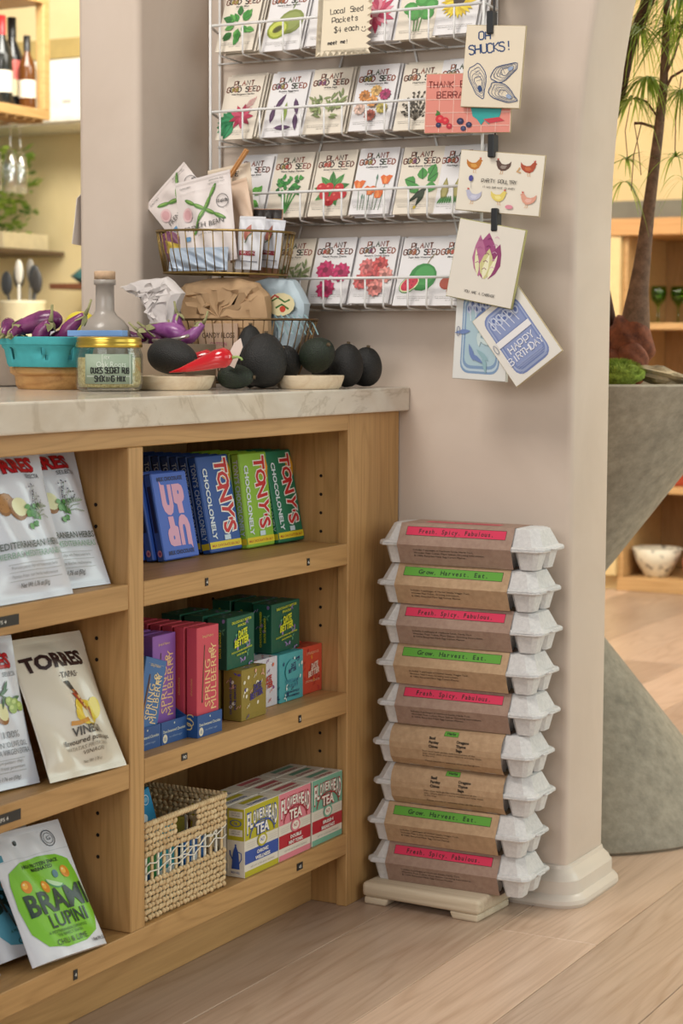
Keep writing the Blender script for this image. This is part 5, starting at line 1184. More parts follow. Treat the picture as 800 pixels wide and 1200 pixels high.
def a_small(a, w, h): a.leaf(-.01, h*.04, .030, .014, 70, '#b06a5a'); a.rect(-.018, -h*.24, .014, -h*.15, '#8a2430'); a.text('ORGANIC', 0, -h*.21, .007, '#d9d6da', fit=.028); a.line([(-.01, 0), (.004, h*.2)], .002, '#5a6a48'); a.rect(-.016, -h*.36, .018, -h*.34, '#8a8a92')
flatpouch('small white packet with red mark standing at the right of the upper basket', -0.1820, -0.2170, 1.148, .052, .092, .008, '#d6d6da', cen(a_small), roll=-3, tilt=6, seed=8)
flatpouch('second small white packet with red mark, right end of the upper basket', -0.1590, -0.1840, 1.148, .044, .084, .008, '#cfd0d6', cen(a_small), roll=-6, tilt=6, seed=9)
flatpouch('dark topped tan sachet behind the small white packets', -0.1830, -0.1620, 1.150, .060, .120, .010, '#a87858', cen(lambda a, w, h: (a.rect(-w*.48, h*.36, w*.48, h*.49, '#231c1a'), a.rect(-w*.1, h*.22, w*.45, h*.35, '#b0a04a'))), roll=-2, tilt=4, seed=10)
flatpouch('crinkled clear bluish sachet lying low in the upper basket', -0.2720, -0.2420, 1.121, .120, .040, .012, '#b4c2d2', None, tilt=5, seed=11, rough=.2, name='cellophane_sachet', wr=.006)
flatpouch('purple and yellow sweet packet at the left end of the upper basket', -0.3420, -0.2040, 1.142, .046, .075, .014, '#7a4a64', cen(lambda a, w, h: (a.poly([(-.018, .0), (.016, -.022), (.020, -.006), (-.012, .022)], '#cdb24a'), a.rect(-.01, -.034, .016, -.026, '#d9a0a8'))), roll=28, tilt=6, seed=12, name='sweet_packet', cat='packet')
# wooden peg
pg = thing('clothes_peg', 'small wooden clothes peg gripping the cream pouch at the back', 'peg'); pg.matrix_basis = Matrix.Translation((-.2410, -.1670, 1.2850)) @ rotm(38, 'Y')
MB().box(-.0035, -.0002, -.004, .004, -.022, .036).obj('peg_half', woodmat('peg_wood', '#c9925a', '#b57e48', '#a8703c', 'z', .6), pg, bevel=.0008); MB().box(.0002, .0035, -.004, .004, -.022, .036).obj('peg_half', woodmat('peg_wood', '', '', ''), pg, bevel=.0008)
# lower basket contents
def crumple(name, label, cat, poly, y0, y1, mat, seed, amp=.006, art=None):
    T = thing(name, label, cat, (sum(p[0] for p in poly)/len(poly), (y0+y1)/2, min(p[1] for p in poly)))
    rr = random.Random(seed); n = len(poly); ccx = sum(p[0] for p in poly)/n; ccz = sum(p[1] for p in poly)/n
    # finely ringed crumpled bag: rings shrink towards the front and back faces
    P = []
    for i in range(n):
        a, b = poly[i], poly[(i+1) % n]
        for q in range(4): P.append((a[0]+(b[0]-a[0])*q/4, a[1]+(b[1]-a[1])*q/4))
    rings = []
    for t, sc, jt in ((.02, .02, .2), (.05, .20, 1.6), (.0, .38, 2.2), (.05, .56, 2.2), (.02, .72, 2.0), (.10, .86, 1.4), (.22, .96, .8), (.5, 1.0, .5), (.78, .96, .5), (.95, .7, .5), (1, .3, .3)):
        ox, oz = rr.uniform(-amp, amp)*2*(1-sc), rr.uniform(-amp, amp)*2*(1-sc)
        rings.append([(ccx+ox+(x-ccx)*sc+rr.uniform(-amp, amp)*jt*(.42 if sc < .9 else .5), y0+(y1-y0)*t+rr.uniform(-amp, amp)*jt*.36, ccz+oz+(z-ccz)*sc+rr.uniform(-amp, amp)*jt*(.42 if sc < .9 else .4)) for x, z in P])
    mb = MB().loft(rings); o = mb.obj('bag_body', mat, T, world=True); autos(o, .55)
    if art: art(T, y0)
    return T
def candy_art(T, y0):
    a = Art(); a.text('CANDY FLOSS', 0, .0, .013, '#4a3428', fit=.066, bold=.02); a.text('COTTON', 0, -.014, .009, '#b0607a', fit=.034, bold=.02); a.text('NATURALLY PINK', 0, -.025, .008, '#b0607a', fit=.058, bold=.02); a.text('POPCORN', 0, -.036, .008, '#b0607a', fit=.04, bold=.02)
    for k in range(8): a.ell(-.024+.007*k, -.046+.003*(k % 2), .003, .002, '#b8506a')
    lab = MB().box(-.2730, -.1960, y0-.0095, y0-.0065, .918, 1.010).obj('paper_label', plain('kraft_label', '#c3a48a', .7), T, world=True)
    a.build(lab, plane_fn((-.2345, y0-.0095, .985), (1, 0, 0), (0, 0, 1)), 'lettering', .6, world=True)
crumple('paper_bag', 'brown paper bag with printed label filling the lower wire basket', 'paper bag', [(-.2680, .928), (-.3160, 1.000), (-0.3400, 1.062), (-0.3200, 1.080), (-0.2730, 1.088), (-0.2120, 1.088), (-0.1690, 1.080), (-0.1480, 1.058), (-0.1430, .980), (-.1650, .928)], -.2280, -.1920, kraft_bag, 4, .005, candy_art)
crumple('paper_bag', 'folded brown paper bag behind, its top edge showing under the upper basket', 'paper bag', [(-0.2880, .918), (-0.3280, 1.060), (-0.3020, 1.091), (-0.2450, 1.093), (-0.1640, 1.090), (-0.1530, .920)], -0.1700, -0.1380, kraft_bag, 6, .004)
def blue_art(T, y0):
    a = Art(); a.ell(-.006, .0, .028, .020, '#dccfa2'); a.line([(-.024, .006), (-.012, .012), (.002, .004), (.012, .008)], .0030, '#3c6a30'); a.line([(-.016, -.006), (-.004, .0), (.010, -.008)], .0034, '#3c6a30'); a.ell(-.002, -.008, .006, .0055, '#c2402c'); a.line([(-.026, .010), (-.018, .016), (-.010, .012)], .0032, '#b0403a')
    for k in range(7): a.line([(-.030+.012*k, -.018), (-.012+.012*k, -.034), (-.002+.012*k, -.052)], .0022, '#8fb0b4')
    a.build(T, plane_fn((-.130, y0-.0060, 1.043), (1, 0, 0), (0, .05, 1)), 'print', .4, world=True)
crumple('gift_bag', 'crumpled pale blue bag with red flower badge at the right of the lower basket', 'bag', [(-0.1730, .922), (-0.2200, 1.078), (-0.1750, 1.091), (-0.1200, 1.086), (-.0940, 1.045), (-.1020, 1.000), (-.1450, .928)], -.1860, -.1500, plain('pale_blue_paper', '#b4c4cc', .5, 0, .05, 12, .3), 8, .004, blue_art)
crumple('paper_bag', 'white tissue paper bag poking out left of the lower wire basket', 'paper bag', [(-0.3850, 1.073), (-0.3380, 1.084), (-0.2880, 1.088), (-0.2560, 1.060), (-0.2780, 1.005), (-0.3180, .985), (-0.3230, 1.025), (-0.3530, 1.060)], -0.3280, -0.2980, plain('white_tissue', '#cfc7c3', .6, 0, .03, 12, .3), 12, .005)
# --- avocados, dishes, peppers
def avocado(label, c, R, axis=(0, 0, 1), mat=None, seed=1, stem=True):
    T = thing('avocado', label, 'avocado', (c[0], c[1], c[2])); ax = Vector(axis).normalized(); q = ax.to_track_quat('Z', 'X').to_matrix()
    rr = random.Random(seed); rings = []; n, m = 28, 20; L, r0 = R
    for j in range(m+1):
        t = -1+2*j/m; rr_ = math.sqrt(max(0, 1-t*t))*(1-.10*t-.05*t*t*t)
        if j in (0, m): rr_ = .02
        rings.append([q @ Vector((r0*rr_*math.cos(2*PI*i/n)*(1+.03*math.sin(3*2*PI*i/n+seed)), r0*rr_*math.sin(2*PI*i/n), L*t)) for i in range(n)])
    MB().loft(rings).obj('fruit', mat or avocado_m, T, smooth=True)
    if stem: MB().loft([[q @ Vector((.0032*math.cos(2*PI*i/8), .0032*math.sin(2*PI*i/8), L*.985+k*.003)) for i in range(8)] for k in (0, 1)]).obj('stem_end', plain('avocado_stem', '#5a4a34', .8), T)
    return T
avocado('pointed black avocado lying on the left white dish', (-0.1880, -0.4520, .9530), (.049, .029), (.95, -.15, -.12), seed=1)
avocado('largest black avocado standing upright in the middle of the row', (-.089, -.330, .9475), (.0465, .0385), (.04, .1, 1), seed=2)
avocado('black avocado behind the largest one, upper left', (-.140, -.288, .9540), (.054, .026), (-.05, .1, 1), seed=3)
avocado('small black avocado between the largest and the greenish one, on the right dish', (-.0860, -.262, .9450), (.033, .0255), (.2, -.6, .6), seed=4)
avocado('dark green avocado resting on the right dish', (-.0360, -.240, .9580), (.0345, .0290), (.6, -.3, .35), avocado_g, 5)
avocado('black avocado second from the right end', (-.0210, -.165, .9390), (.0385, .0290), (.15, -.1, 1), seed=6)
avocado('rightmost black avocado near the end of the worktop', (-.0190, -.098, .9360), (.0355, .0290), (.2, -.1, 1), seed=7)
avocado('green black avocado low behind the red pepper, between dish and largest avocado', (-.0980, -.404, .9210), (.031, .0205), (.9, .2, 0), avocado_g, 8)
avocado('black avocado tucked behind, just left of the greenish one', (-.0650, -.155, .9360), (.034, .026), (.3, -.2, 1), seed=9)
dish_m = woodmat('pale_dish', '#dfcfb4', '#cdb695', '#c2a988', 'x', .45, 1.2, 6, .05)
def dish(label, c, r, h=.022):
    o = MB().lathe([(.001, .002), (r*.80, .002), (r*.84, 0), (r*.90, .003), (r*.985, h*.75), (r, h), (r*.975, h+.0008), (r*.93, h*.72), (r*.86, .0065), (.001, .006)], 40).obj('dish', dish_m, smooth=True)
    o.location = c; autos(o, .8); tag(o, label, 'dish'); return o
dish('low pale wooden dish at the left, under the lying avocado and red pepper', (-.181, -.465, TZ), .0695)
dish('low pale wooden dish at the right under the green avocado', (-.040, -.262, TZ), .0590)
red_m = plain('pepper_red', '#c2101c', .16, 0, .06, 12, .02, coat=.6)
pmk = lambda label, pts, rad: (lambda T: (MB().tube([Vector(p)-T.location for p in pts], rad, 14).obj('pepper', red_m, T, smooth=True), T)[1])(thing('red_pepper', label, 'pepper', pts[0]))
T = pmk('glossy red pointed pepper lying across the left dish', [(-0.1560, -0.5120, .9290), (-0.1380, -0.5060, .9330), (-0.1180, -0.4990, .9390), (-0.0980, -0.4920, .9455), (-0.0820, -0.4870, .9510), (-0.0700, -0.4830, .9530), (-0.0620, -0.4800, .9530), (-0.0580, -0.4790, .953)], [.0008, .0040, .0085, .0125, .0155, .0165, .0115, .003])
MB().tube([Vector(p)-T.location for p in ((-0.0600, -0.4800, .953), (-0.0500, -0.4770, .9545), (-0.0440, -0.4750, .9520), (-0.0430, -0.4750, .949))], [.0032, .0020, .0016, .0020], 7).obj('stalk', plain('green_stalk', '#8fa860', .6), T, smooth=True)
T = pmk('red pointed pepper lying behind the pointed avocado', [(-0.2000, -0.4060, .9400), (-0.1800, -0.3980, .948), (-0.1600, -0.3920, .952), (-0.1470, -0.3880, .948), (-0.1410, -0.3860, .94)], [.006, .012, .014, .010, .002])
MB().tube([Vector(p)-T.location for p in ((-0.1420, -0.3860, .941), (-0.1370, -0.3820, .936))], [.0028, .0018], 7).obj('stalk', plain('green_stalk', '#8fa860', .6), T, smooth=True)
tg = MB().prism([(-0.1030, 0.9440), (-0.0850, 0.9360), (-0.0690, 0.9700), (-0.0730, 0.9840), (-0.0850, 0.9760)], -.4305, -.4290, 'y').obj('price_tag', paper('#dccabf', .6)); tag(tg, 'pale torn price tag standing between the red pepper and the avocados', 'tag')
# --- jar
J = thing('spice_jar', 'squat glass jar of dry rub with gold lid and grey green label', 'jar', (-.2100, -.600, TZ))
gl = thinglass('clear_glass')
MB().lathe([(.001, .0), (.044, 0), (.050, .004), (.0525, .012), (.0525, .056), (.0500, .063), (.0490, .066), (.0490, .070), (.0470, .070), (.0470, .064), (.0500, .055), (.0500, .013), (.047, .006), (.001, .004)], 48).obj('glass', gl, J, smooth=True)
MB().lathe([(.001, .0045), (.046, .0062), (.0493, .0135), (.0493, .050), (.048, .0525), (.001, .0535)], 40).obj('spice_mix', speckle('dry_rub', '#a88a4e', '#dcc690', 260, .35, .6, .9, 1), J, smooth=True)
MB().lathe([(.001, .0845), (.047, .0845), (.0500, .0828), (.0508, .080), (.0500, .0775), (.0515, .0755), (.0522, .072), (.0518, .0685), (.0508, .0680), (.0500, .070), (.0495, .0795), (.001, .0800)], 48).obj('lid', gold, J, smooth=True)
lab_r = .0531
def jfn(u, v, h, a0=math.radians(-56)): an = a0+u/lab_r; return Vector(((lab_r+h)*math.cos(an), (lab_r+h)*math.sin(an), v))
mb = MB(); n = 20; g = [[jfn(-.040+.080*i/n, z, 0) for i in range(n+1)] for z in (.012, .058)]
mb.add(g[0]+g[1], [(i, i+1, n+2+i, n+1+i) for i in range(n)]); lb = solidify(mb.obj('paper_label', plain('sage_label', '#8d9c88', .6), J, smooth=True), .0004)
a = Art(); cw = '#dfe3da'; a.rect(-.010, .024, -.0094, .058, cw); a.rect(.034, .012, .0348, .058, cw); a.rect(-.036, .0235, .034, .0242, cw)
a.text('Oak Roots', .004, .038, .0125, '#cfd8cc', fit=.046, bold=-.005); a.hand('DUKES SECRET RUB', .002, .0285, .0088, .0019, '#14160f', adv=.74, jit=.05, sx=.58); a.hand('SMOKING MIX', .002, .0155, .0088, .0019, '#14160f', adv=.80, jit=.05, sx=.62); a.hand('RX', -.002, .050, .005, .0006, cw)
a.build(J, lambda u, v, h: jfn(u, v, h+.0003), 'lettering', .6, cut=.006)
# --- teal berry basket on a slice of wood, eggplants
W_ = thing('wood_slice', 'live-edge slice of wood under the teal berry basket', 'wood board', (-.365, -.540, TZ), (0, 0, math.radians(-6)))
rr = random.Random(4); base = [(.072*math.cos(2*PI*k/26)*(1+rr.uniform(-.03, .04)), .060*math.sin(2*PI*k/26)*(1+rr.uniform(-.04, .04))) for k in range(26)]
autos(MB().loft([[(x*.80, y*.80, 0) for x, y in base], [(x*.86, y*.86, .006) for x, y in base], [(x*.88, y*.88, .021) for x, y in base], [(x*.99, y*.99, .026) for x, y in base], [(x, y, .0345) for x, y in base], [(x*.97, y*.97, .0375) for x, y in base]]).obj('slab', woodmat('slice_wood', '#cfa063', '#a87440', '#8a5c30', 'x', .55, 1.0, 8, .3), W_), .8)
def berrybasket(label, cx_, cy, z, rx, ry, h, rotz):
    T = thing('berry_basket', label, 'basket', (cx_, cy, z), (0, 0, math.radians(rotz))); tm = plain('teal_pulp', '#3f9ea4', .8, 0, .07, 60, .3)
    def ring(kx, ky, zz): 
        P = []; N = 64
        for i in range(N):
            t = 2*PI*i/N; c, s_ = math.cos(t), math.sin(t); e = .42; P.append((kx*math.copysign(abs(c)**e, c), ky*math.copysign(abs(s_)**e, s_), zz))
        return P
    zs = [0, .004, .010, .018, .027, h*.68, h*.78, h*.80, h*.98, h]; sc = [.80, .825, .84, .86, .885, .93, .945, .985, 1.0, 1.0]
    rings = [ring(rx*k, ry*k, zz) for k, zz in zip(sc, zs)]; mb = MB(); N = 64; vs = [p for r in rings for p in r]; fs = [tuple(range(N))[::-1]]
    for j in range(len(rings)-1):
        for i in range(N):
            x = (rings[j][i][0]+rings[j][(i+1) % N][0])/2; y = (rings[j][i][1]+rings[j][(i+1) % N][1])/2
            if 2 <= j <= 4:
                if abs(y) > ry*.75*sc[j] and any(abs(x-rx*q) < .0034 for q in (-.45, -.02, .42)): continue
                if abs(x) > rx*.75*sc[j] and any(abs(y-ry*q) < .0034 for q in (-.4, .4)): continue
            fs.append((j*N+i, j*N+(i+1) % N, (j+1)*N+(i+1) % N, (j+1)*N+i))
    mb.add(vs, fs); o = mb.obj('basket_body', tm, T, smooth=True); autos(o, .7); solidify(o, .0022, 1)
    MB().tube([Vector(p)+Vector((0, 0, 0)) for p in ring(rx*1.0, ry*1.0, h)], .0024, 6, True).obj('rolled_rim', tm, T, smooth=True); return T
berrybasket('teal moulded berry basket of eggplants on the wood slice', -.353, -.565, TZ+.0380, .074, .052, .0445, -4)
eg_m = speckle('eggplant_skin', '#581c4c', '#8a4474', 28, .35, .7, .25); eg_l = speckle('light_eggplant_skin', '#6a2a66', '#a868a4', 22, .35, .7, .28); cal_m = speckle('eggplant_cap', '#7c7a4e', '#a8a678', 60, .3, .7, .8)
def eggplant(label, a, b, r, mat=eg_m, bend=.006, stem=(0, 0, 1), sl=.016, group=None):   # a = cap end, b = blossom end
    a, b = Vector(a), Vector(b); d = b-a; L = d.length; dn = d.normalized(); pp = dn.orthogonal().normalized()
    T = thing('eggplant', label, 'eggplant', a, group=group)
    ts = [0, .06, .2, .4, .6, .8, .92, .98, 1]; rs = [.45, .56, .66, .84, 1.0, .95, .68, .36, .05]
    MB().tube([d*t+pp*bend*math.sin(PI*t) for t in ts], [r*k for k in rs], 16).obj('fruit', mat, T, smooth=True)
    mb = MB(); q = dn.to_track_quat('Z', 'X').to_matrix(); n = 5
    for k in range(n):
        an = 2*PI*k/n
        def P(t, s_, off): return q @ Vector(((r*off)*math.cos(an+s_), (r*off)*math.sin(an+s_), t*L))
        mb.add([P(-.03, -.7, .35), P(-.03, .7, .35), P(.06, -.62, .66), P(.06, .62, .66), P(.16, -.35, .76), P(.16, .35, .76), P(.27, 0, .88)], [(0, 1, 3, 2), (2, 3, 5, 4), (4, 5, 6)])
    solidify(mb.obj('cap', cal_m, T), .0012)
    s_ = Vector(stem).normalized(); MB().tube([-dn*.002, (-dn*.5+s_*.5)*sl*.6, (-dn*.3+s_*.9)*sl], [r*.30, r*.16, r*.14], 7).obj('stalk', cal_m, T, smooth=True); return T
ez = TZ+.1
eggplant('plump purple eggplant lying across the teal basket, biggest of the pile', (-0.4060, -0.5950, .9935), (-0.3260, -0.5650, 1.0130), .0185, stem=(-.3, -.6, -.1))
eggplant('purple eggplant at the front left corner of the teal basket, cap down', (-0.4040, -0.6170, .9870), (-0.4220, -0.5800, 1.0060), .0120, stem=(.2, -1, -.3))
eggplant('purple eggplant with cap facing front at the left of the teal basket', (-0.3880, -0.6190, .9865), (-0.4060, -0.5650, .9960), .0120, stem=(.3, -1, -.2))
eggplant('purple eggplant leaning with its thin stalk up in the middle of the teal basket', (-0.3260, -0.5970, 1.0080), (-0.3480, -0.5930, .9700), .0150, stem=(.05, 0, 1), sl=.024)
eggplant('purple eggplant at the right end of the teal basket, stalk pointing up right', (-0.2820, -0.5650, 1.0190), (-0.3180, -0.5750, .9750), .0130, stem=(.4, 0, 1), sl=.024)
eggplant('small purple eggplant half sunk at the back of the teal basket', (-0.3110, -0.5530, 1.0000), (-0.3560, -0.5550, .9760), .0135, stem=(.2, 0, 1))
# blue box strip bridging baskets
bs = MB().box(-.276, -.172, -.620, -.604, .9858, .9950).obj('blue_strip', paper('#6f98cc', .45), bevel=.0006); tag(bs, 'light blue folded card strip lying across the jar lid and teal basket', 'card strip')
# second pile of eggplants in a kraft punnet behind
pn = thing('fruit_punnet', 'shallow grey brown card punnet of eggplants behind the jar', 'punnet', (-.256, -.345, TZ)); pm = plain('card_punnet', '#a08c74', .8, 0, .06, 40, .2)
mb = MB(); rx, ry, hh = .054, .048, .074
for x0, x1, y0, y1 in ((-rx, rx, -ry, -ry+.002), (-rx, rx, ry-.002, ry), (-rx, -rx+.002, -ry+.002, ry-.002), (rx-.002, rx, -ry+.002, ry-.002)):
    MB().box(x0, x1, y0, y1, 0.0021, hh).obj('side', pm, pn, bevel=.0004)
MB().box(-rx, rx, -ry, ry, 0, .002).obj('base', pm, pn)
for i, (lab, A_, B_, r_, st_) in enumerate((('light purple eggplant lying to the right in the punnet, widest one', (-0.2880, -0.3750, 1.000), (-0.2180, -0.3650, .9860), .0150, (-.5, 0, .3)), ('light purple eggplant standing with its green cap highest in the punnet', (-0.2460, -0.3500, 1.0230), (-0.2280, -0.3520, .9800), .0125, (-.2, 0, 1)),
    ('light purple eggplant at the right end of the punnet, cap up against the basket wires', (-0.1880, -0.3620, 1.0080), (-0.2240, -0.3700, .9790), .0115, (.3, 0, 1)), ('dark purple eggplant at the left end of the punnet', (-0.3000, -0.3620, .9850), (-0.3500, -0.3700, .9910), .0120, (.8, 0, .2)),
    ('dark purple eggplant hidden low in the middle of the punnet', (-0.2780, -0.3350, .9950), (-0.3080, -0.3400, .9750), .0130, (.2, -.4, 1)), ('dark purple eggplant with spiky cap at the centre of the punnet', (-0.3000, -0.3850, .9960), (-0.2660, -0.3600, .9760), .0120, (-.6, 0, .5)))):
    eggplant(lab, A_, B_, r_, eg_l if 'light' in lab else eg_m, stem=st_, sl=.02)
sp = MB().tube([(-0.2620, -0.4000, .9800), (-0.2350, -0.4005, .9795), (-0.2100, -0.4010, .9830), (-0.1900, -0.4010, .9880)], .0030, 6).obj('tongs', steel, smooth=True); tag(sp, 'thin grey metal utensil resting on the punnet edge behind the jar lid', 'utensil')
# bottle
bt = thing('bottle', 'frosted clear bottle with pale cork standing behind the jar', 'bottle', (-.357, -.402, TZ))
fr = plain('frosted_glass', '#b8ada2', .28, 0, .03, 10, .02, alpha=1, trans=.25)
MB().lathe([(.001, 0), (.039, 0), (.042, .005), (.042, .092), (.040, .102), (.031, .113), (.020, .122), (.0160, .130), (.0155, .150), (.0155, .172), (.0185, .173), (.0185, .181), (.0165, .1815), (.0125, .1815), (.0120, .130), (.038, .094), (.038, .008), (.001, .006)], 40).obj('glass', fr, bt, smooth=True)
MB().lathe([(.001, .0085), (.037, .010), (.037, .091), (.029, .107), (.018, .117), (.001, .119)], 32).obj('contents', plain('milky_liquid', '#d6c3b0', .5), bt, smooth=True)
MB().lathe([(.001, .168), (.0118, .168), (.0118, .182), (.0178, .1822), (.0180, .194), (.0165, .1955), (.001, .1955)], 28).obj('cork', plain('pale_cork', '#c9a888', .8, 0, .08, 120, .2), bt, smooth=True)
# steel tub at the left edge
tbn = thing('steel_tub', 'brushed steel tub cut off by the left edge of the picture', 'tub', (-.5780, -.430, TZ))
MB().lathe([(.001, 0), (.055, 0), (.058, .004), (.058, .096), (.061, .098), (.061, .100), (.057, .100), (.055, .096), (.054, .006), (.001, .004)], 48).obj('tub_body', steel, tbn, smooth=True)
# lemon and grey cloth behind the eggplants
lm = MB().ell((0, 0, 0), (.030, .024, .022), 20, 12).obj('lemon', plain('lemon_yellow', '#dccb3c', .4, 0, .05, 60, .1), smooth=True); lm.location = (-.420, -.440, .9800); tag(lm, 'pale yellow lemon blurred behind the teal basket', 'lemon')
bw = thing('grey_bowl', 'grey patterned bowl holding the lemon behind the eggplants', 'bowl', (-.468, -.345, TZ)); MB().lathe([(.001, 0), (.033, 0), (.046, .040), (.058, .095), (.056, .096), (.044, .042), (.031, .006), (.001, .005)], 36).obj('bowl_body', plain('grey_glaze', '#b3aeb4', .4), bw, smooth=True)
lm.location = (-.452, -.340, 1.0080)
# sheet of paper fixed behind the pier
ps = MB().prism([(-.200, 1.150), (-.238, 1.153), (-.230, 1.190), (-.222, 1.235), (-.200, 1.250)], -.5445, -.5430, 'x').obj('paper_sheet', paper('#cfc4bc', .6)); tag(ps, 'lilac grey paper sheet hanging on the far side of the wall pier', 'paper'); 
# ================================================================== hourglass planter and palm beyond the arch
PX, PY = .061, .641
pl = thing('hourglass_planter', 'large rough concrete hourglass planter beyond the arch', 'planter', (PX, PY, 0))
MB().lathe([(.001, .0), (.366, 0), (.372, .006), (.368, .022), (.048, .420), (.044, .440), (.050, .458), (.375, .888), (.378, .898), (.372, .902), (.360, .902), (.350, .886), (.001, .880)], 72).obj('concrete_shell', concrete, pl, smooth=True)
autos(pl.children[0] if pl.children else bpy.data.objects['concrete_shell'], .7)
so = MB().lathe([(.001, .893), (.345, .889), (.351, .8865), (.34, .884), (.001, .8815)], 48).obj('sand_bed', sand_m, pl, smooth=True); so['kind'] = 'stuff'
def lump(name, label, cat, c, r, mat, seed, nu=22, nv=14, amp=.12, rot=None, parent=None):
    rr = random.Random(seed); F = [(rr.uniform(1, 5), rr.uniform(1, 5), rr.uniform(1, 5), rr.uniform(0, 6), rr.uniform(.3, 1)) for _ in range(6)]
    rings = []
    for j in range(nv+1):
        a = -PI/2+PI*j/nv; ring = []
        for i in range(nu):
            p = Vector((max(math.cos(a), .03)*math.cos(2*PI*i/nu), max(math.cos(a), .03)*math.sin(2*PI*i/nu), math.sin(a)))
            k = 1+amp*sum(g*math.sin(f1*p.x*2+f2*p.y*2+f3*p.z*2+ph) for f1, f2, f3, ph, g in F)/2
            p = Vector((p.x*r[0], p.y*r[1], p.z*r[2]))*k
            if rot: p = rot @ p
            ring.append(p)
        rings.append(ring)
    o = MB().loft(rings).obj(name, mat, parent, smooth=True); o.location = c
    if label: tag(o, label, cat)
    return o
ms = thing('moss_clump', 'fluffy green moss mound on the planter rim beside the trunk base', 'moss', (.255, .420, .892))
o = lump('moss_mound', None, None, (0, 0, .027), (.050, .045, .0245), moss_m, 3, amp=.1, parent=ms)
mb = MB(); rr = random.Random(9)
for k in range(900):
    a, b = rr.uniform(0, 2*PI), rr.uniform(.02, 1.4); n_ = Vector((math.cos(a)*math.cos(b), math.sin(a)*math.cos(b), math.sin(b))); p = Vector((n_.x*.048, n_.y*.043, n_.z*.0235+.027)); t_ = n_+Vector((rr.uniform(-.6, .6), rr.uniform(-.6, .6), rr.uniform(-.2, .6))); s_ = n_.orthogonal().normalized()*.0009
    mb.add([p-s_, p+s_, p+t_.normalized()*.011], [(0, 1, 2)])
mf = mb.obj('moss_strands', moss_m, ms); mf['kind'] = 'stuff'
rk = lump('rock', 'long flat brown grey rock lying on the planter sand', 'rock', (.322, .480, .9155), (.056, .026, .017), rock_m, 15, 16, 9, .22, Matrix.Rotation(.20, 3, 'Y'))
for p in rk.data.polygons: p.use_smooth = False
rk2 = lump('rock', 'small pale rock chip at the right edge of the planter', 'rock', (.375, .580, .908), (.022, .018, .012), rock_m, 18, 10, 7, .3)
for p in rk2.data.polygons: p.use_smooth = False
palm = thing('ponytail_palm', 'tall ponytail palm with swollen red brown base and two grey trunks in the planter', 'palm', (.205, .60, .885))
def wtube(name, pts, r, mat, n=14): return MB().tube(pts, r, n).obj(name, mat, palm, world=True, smooth=True)
for k, (c, r, sd) in enumerate((((.212, .600, .975), (.050, .048, .064), 5), ((.190, .560, .930), (.040, .036, .040), 6), ((.232, .560, .935), (.034, .032, .046), 7), ((.160, .610, .950), (.048, .046, .060), 8))):
    o = lump('swollen_base', None, None, (0, 0, 0), r, caudex_m, sd, 30, 20, amp=.07, parent=palm); o.location = Vector(c)-palm.location
wtube('trunk', [(.208, .60, .955), (.214, .60, .985), (.224, .60, 1.017), (.230, .60, 1.087), (.239, .60, 1.16), (.247, .60, 1.236), (.257, .60, 1.320), (.266, .60, 1.40), (.274, .60, 1.485), (.277, .60, 1.60), (.280, .60, 1.75)], [.030, .036, .030, .0200, .0155, .0125, .0110, .0098, .0085, .0070, .005], bark_m, 18)
wtube('trunk', [(.150, .61, .95), (.135, .61, 1.10), (.140, .61, 1.28), (.160, .605, 1.42), (.182, .60, 1.469), (.203, .60, 1.564), (.229, .60, 1.632), (.243, .60, 1.69)], [.045, .026, .018, .014, .0125, .0115, .0100, .008], plain('dark_bark', '#4a2c22', .8, 0, .15, 50, .3), 14)
tw = plain('thin_twig', '#6a4a3a', .8, 0, .1, 40)
for pts, r in (([(.268, .60, 1.40), (.255, .59, 1.405), (.235, .585, 1.412), (.222, .58, 1.412)], .0028), ([(.274, .60, 1.47), (.290, .60, 1.50), (.320, .60, 1.515), (.360, .60, 1.53)], .0030), ([(.276, .60, 1.50), (.296, .595, 1.54), (.315, .59, 1.60)], .0028), ([(.266, .60, 1.42), (.240, .60, 1.455), (.215, .60, 1.465)], .0024), ([(.222, .58, 1.412), (.232, .58, 1.36), (.238, .58, 1.31)], .0010), ([(.235, .585, 1.412), (.222, .58, 1.35), (.218, .58, 1.28)], .0010), ([(.203, .60, 1.564), (.235, .59, 1.60), (.262, .58, 1.66)], .0030), ([(.300, .60, 1.345), (.300, .60, 1.42), (.310, .60, 1.50)], .0012), ([(.202, .60, 1.345), (.196, .60, 1.40), (.206, .60, 1.455)], .0010)):
    wtube('twig', pts, [r]*len(pts), tw, 6)
leafm = leafmat('palm_leaf', '#66842c', '#a8bc50')
def fronds(c, n, L, wd, seed, up_=.6, droop=1.0, spread=1.0):
    rr = random.Random(seed); mb = MB()
    for k in range(n):
        a = rr.uniform(0, 2*PI); el = rr.uniform(-.2, 1.2)*up_; d = Vector((math.cos(a)*spread, math.sin(a)*spread, el)).normalized(); l_ = L*rr.uniform(.55, 1.1); w_ = wd*rr.uniform(.6, 1.1); s_ = d.cross(Vector((0, 0, 1))).normalized(); dr = droop*rr.uniform(.5, 1.3)
        P = []; m = 7
        for q in range(m+1):
            t = q/m; p = Vector(c)+d*l_*t-Vector((0, 0, 1))*l_*dr*t*t*.8; ww = w_*(1-t**2.5)*.5+.0002; P += [p-s_*ww, p+s_*ww]
        mb.add(P, [(2*q, 2*q+1, 2*q+3, 2*q+2) for q in range(m)])
    o = mb.obj('foliage', leafm, palm, world=True); o['kind'] = 'stuff'
fronds((.285, .60, 1.600), 70, .15, .0042, 1, .9, 1.0); fronds((.315, .59, 1.66), 80, .18, .0042, 2, .5, 1.2); fronds((.262, .60, 1.675), 34, .14, .0042, 3, .6, 1.2)
fronds((.335, .58, 1.59), 60, .14, .0042, 11, .5, 1.2)
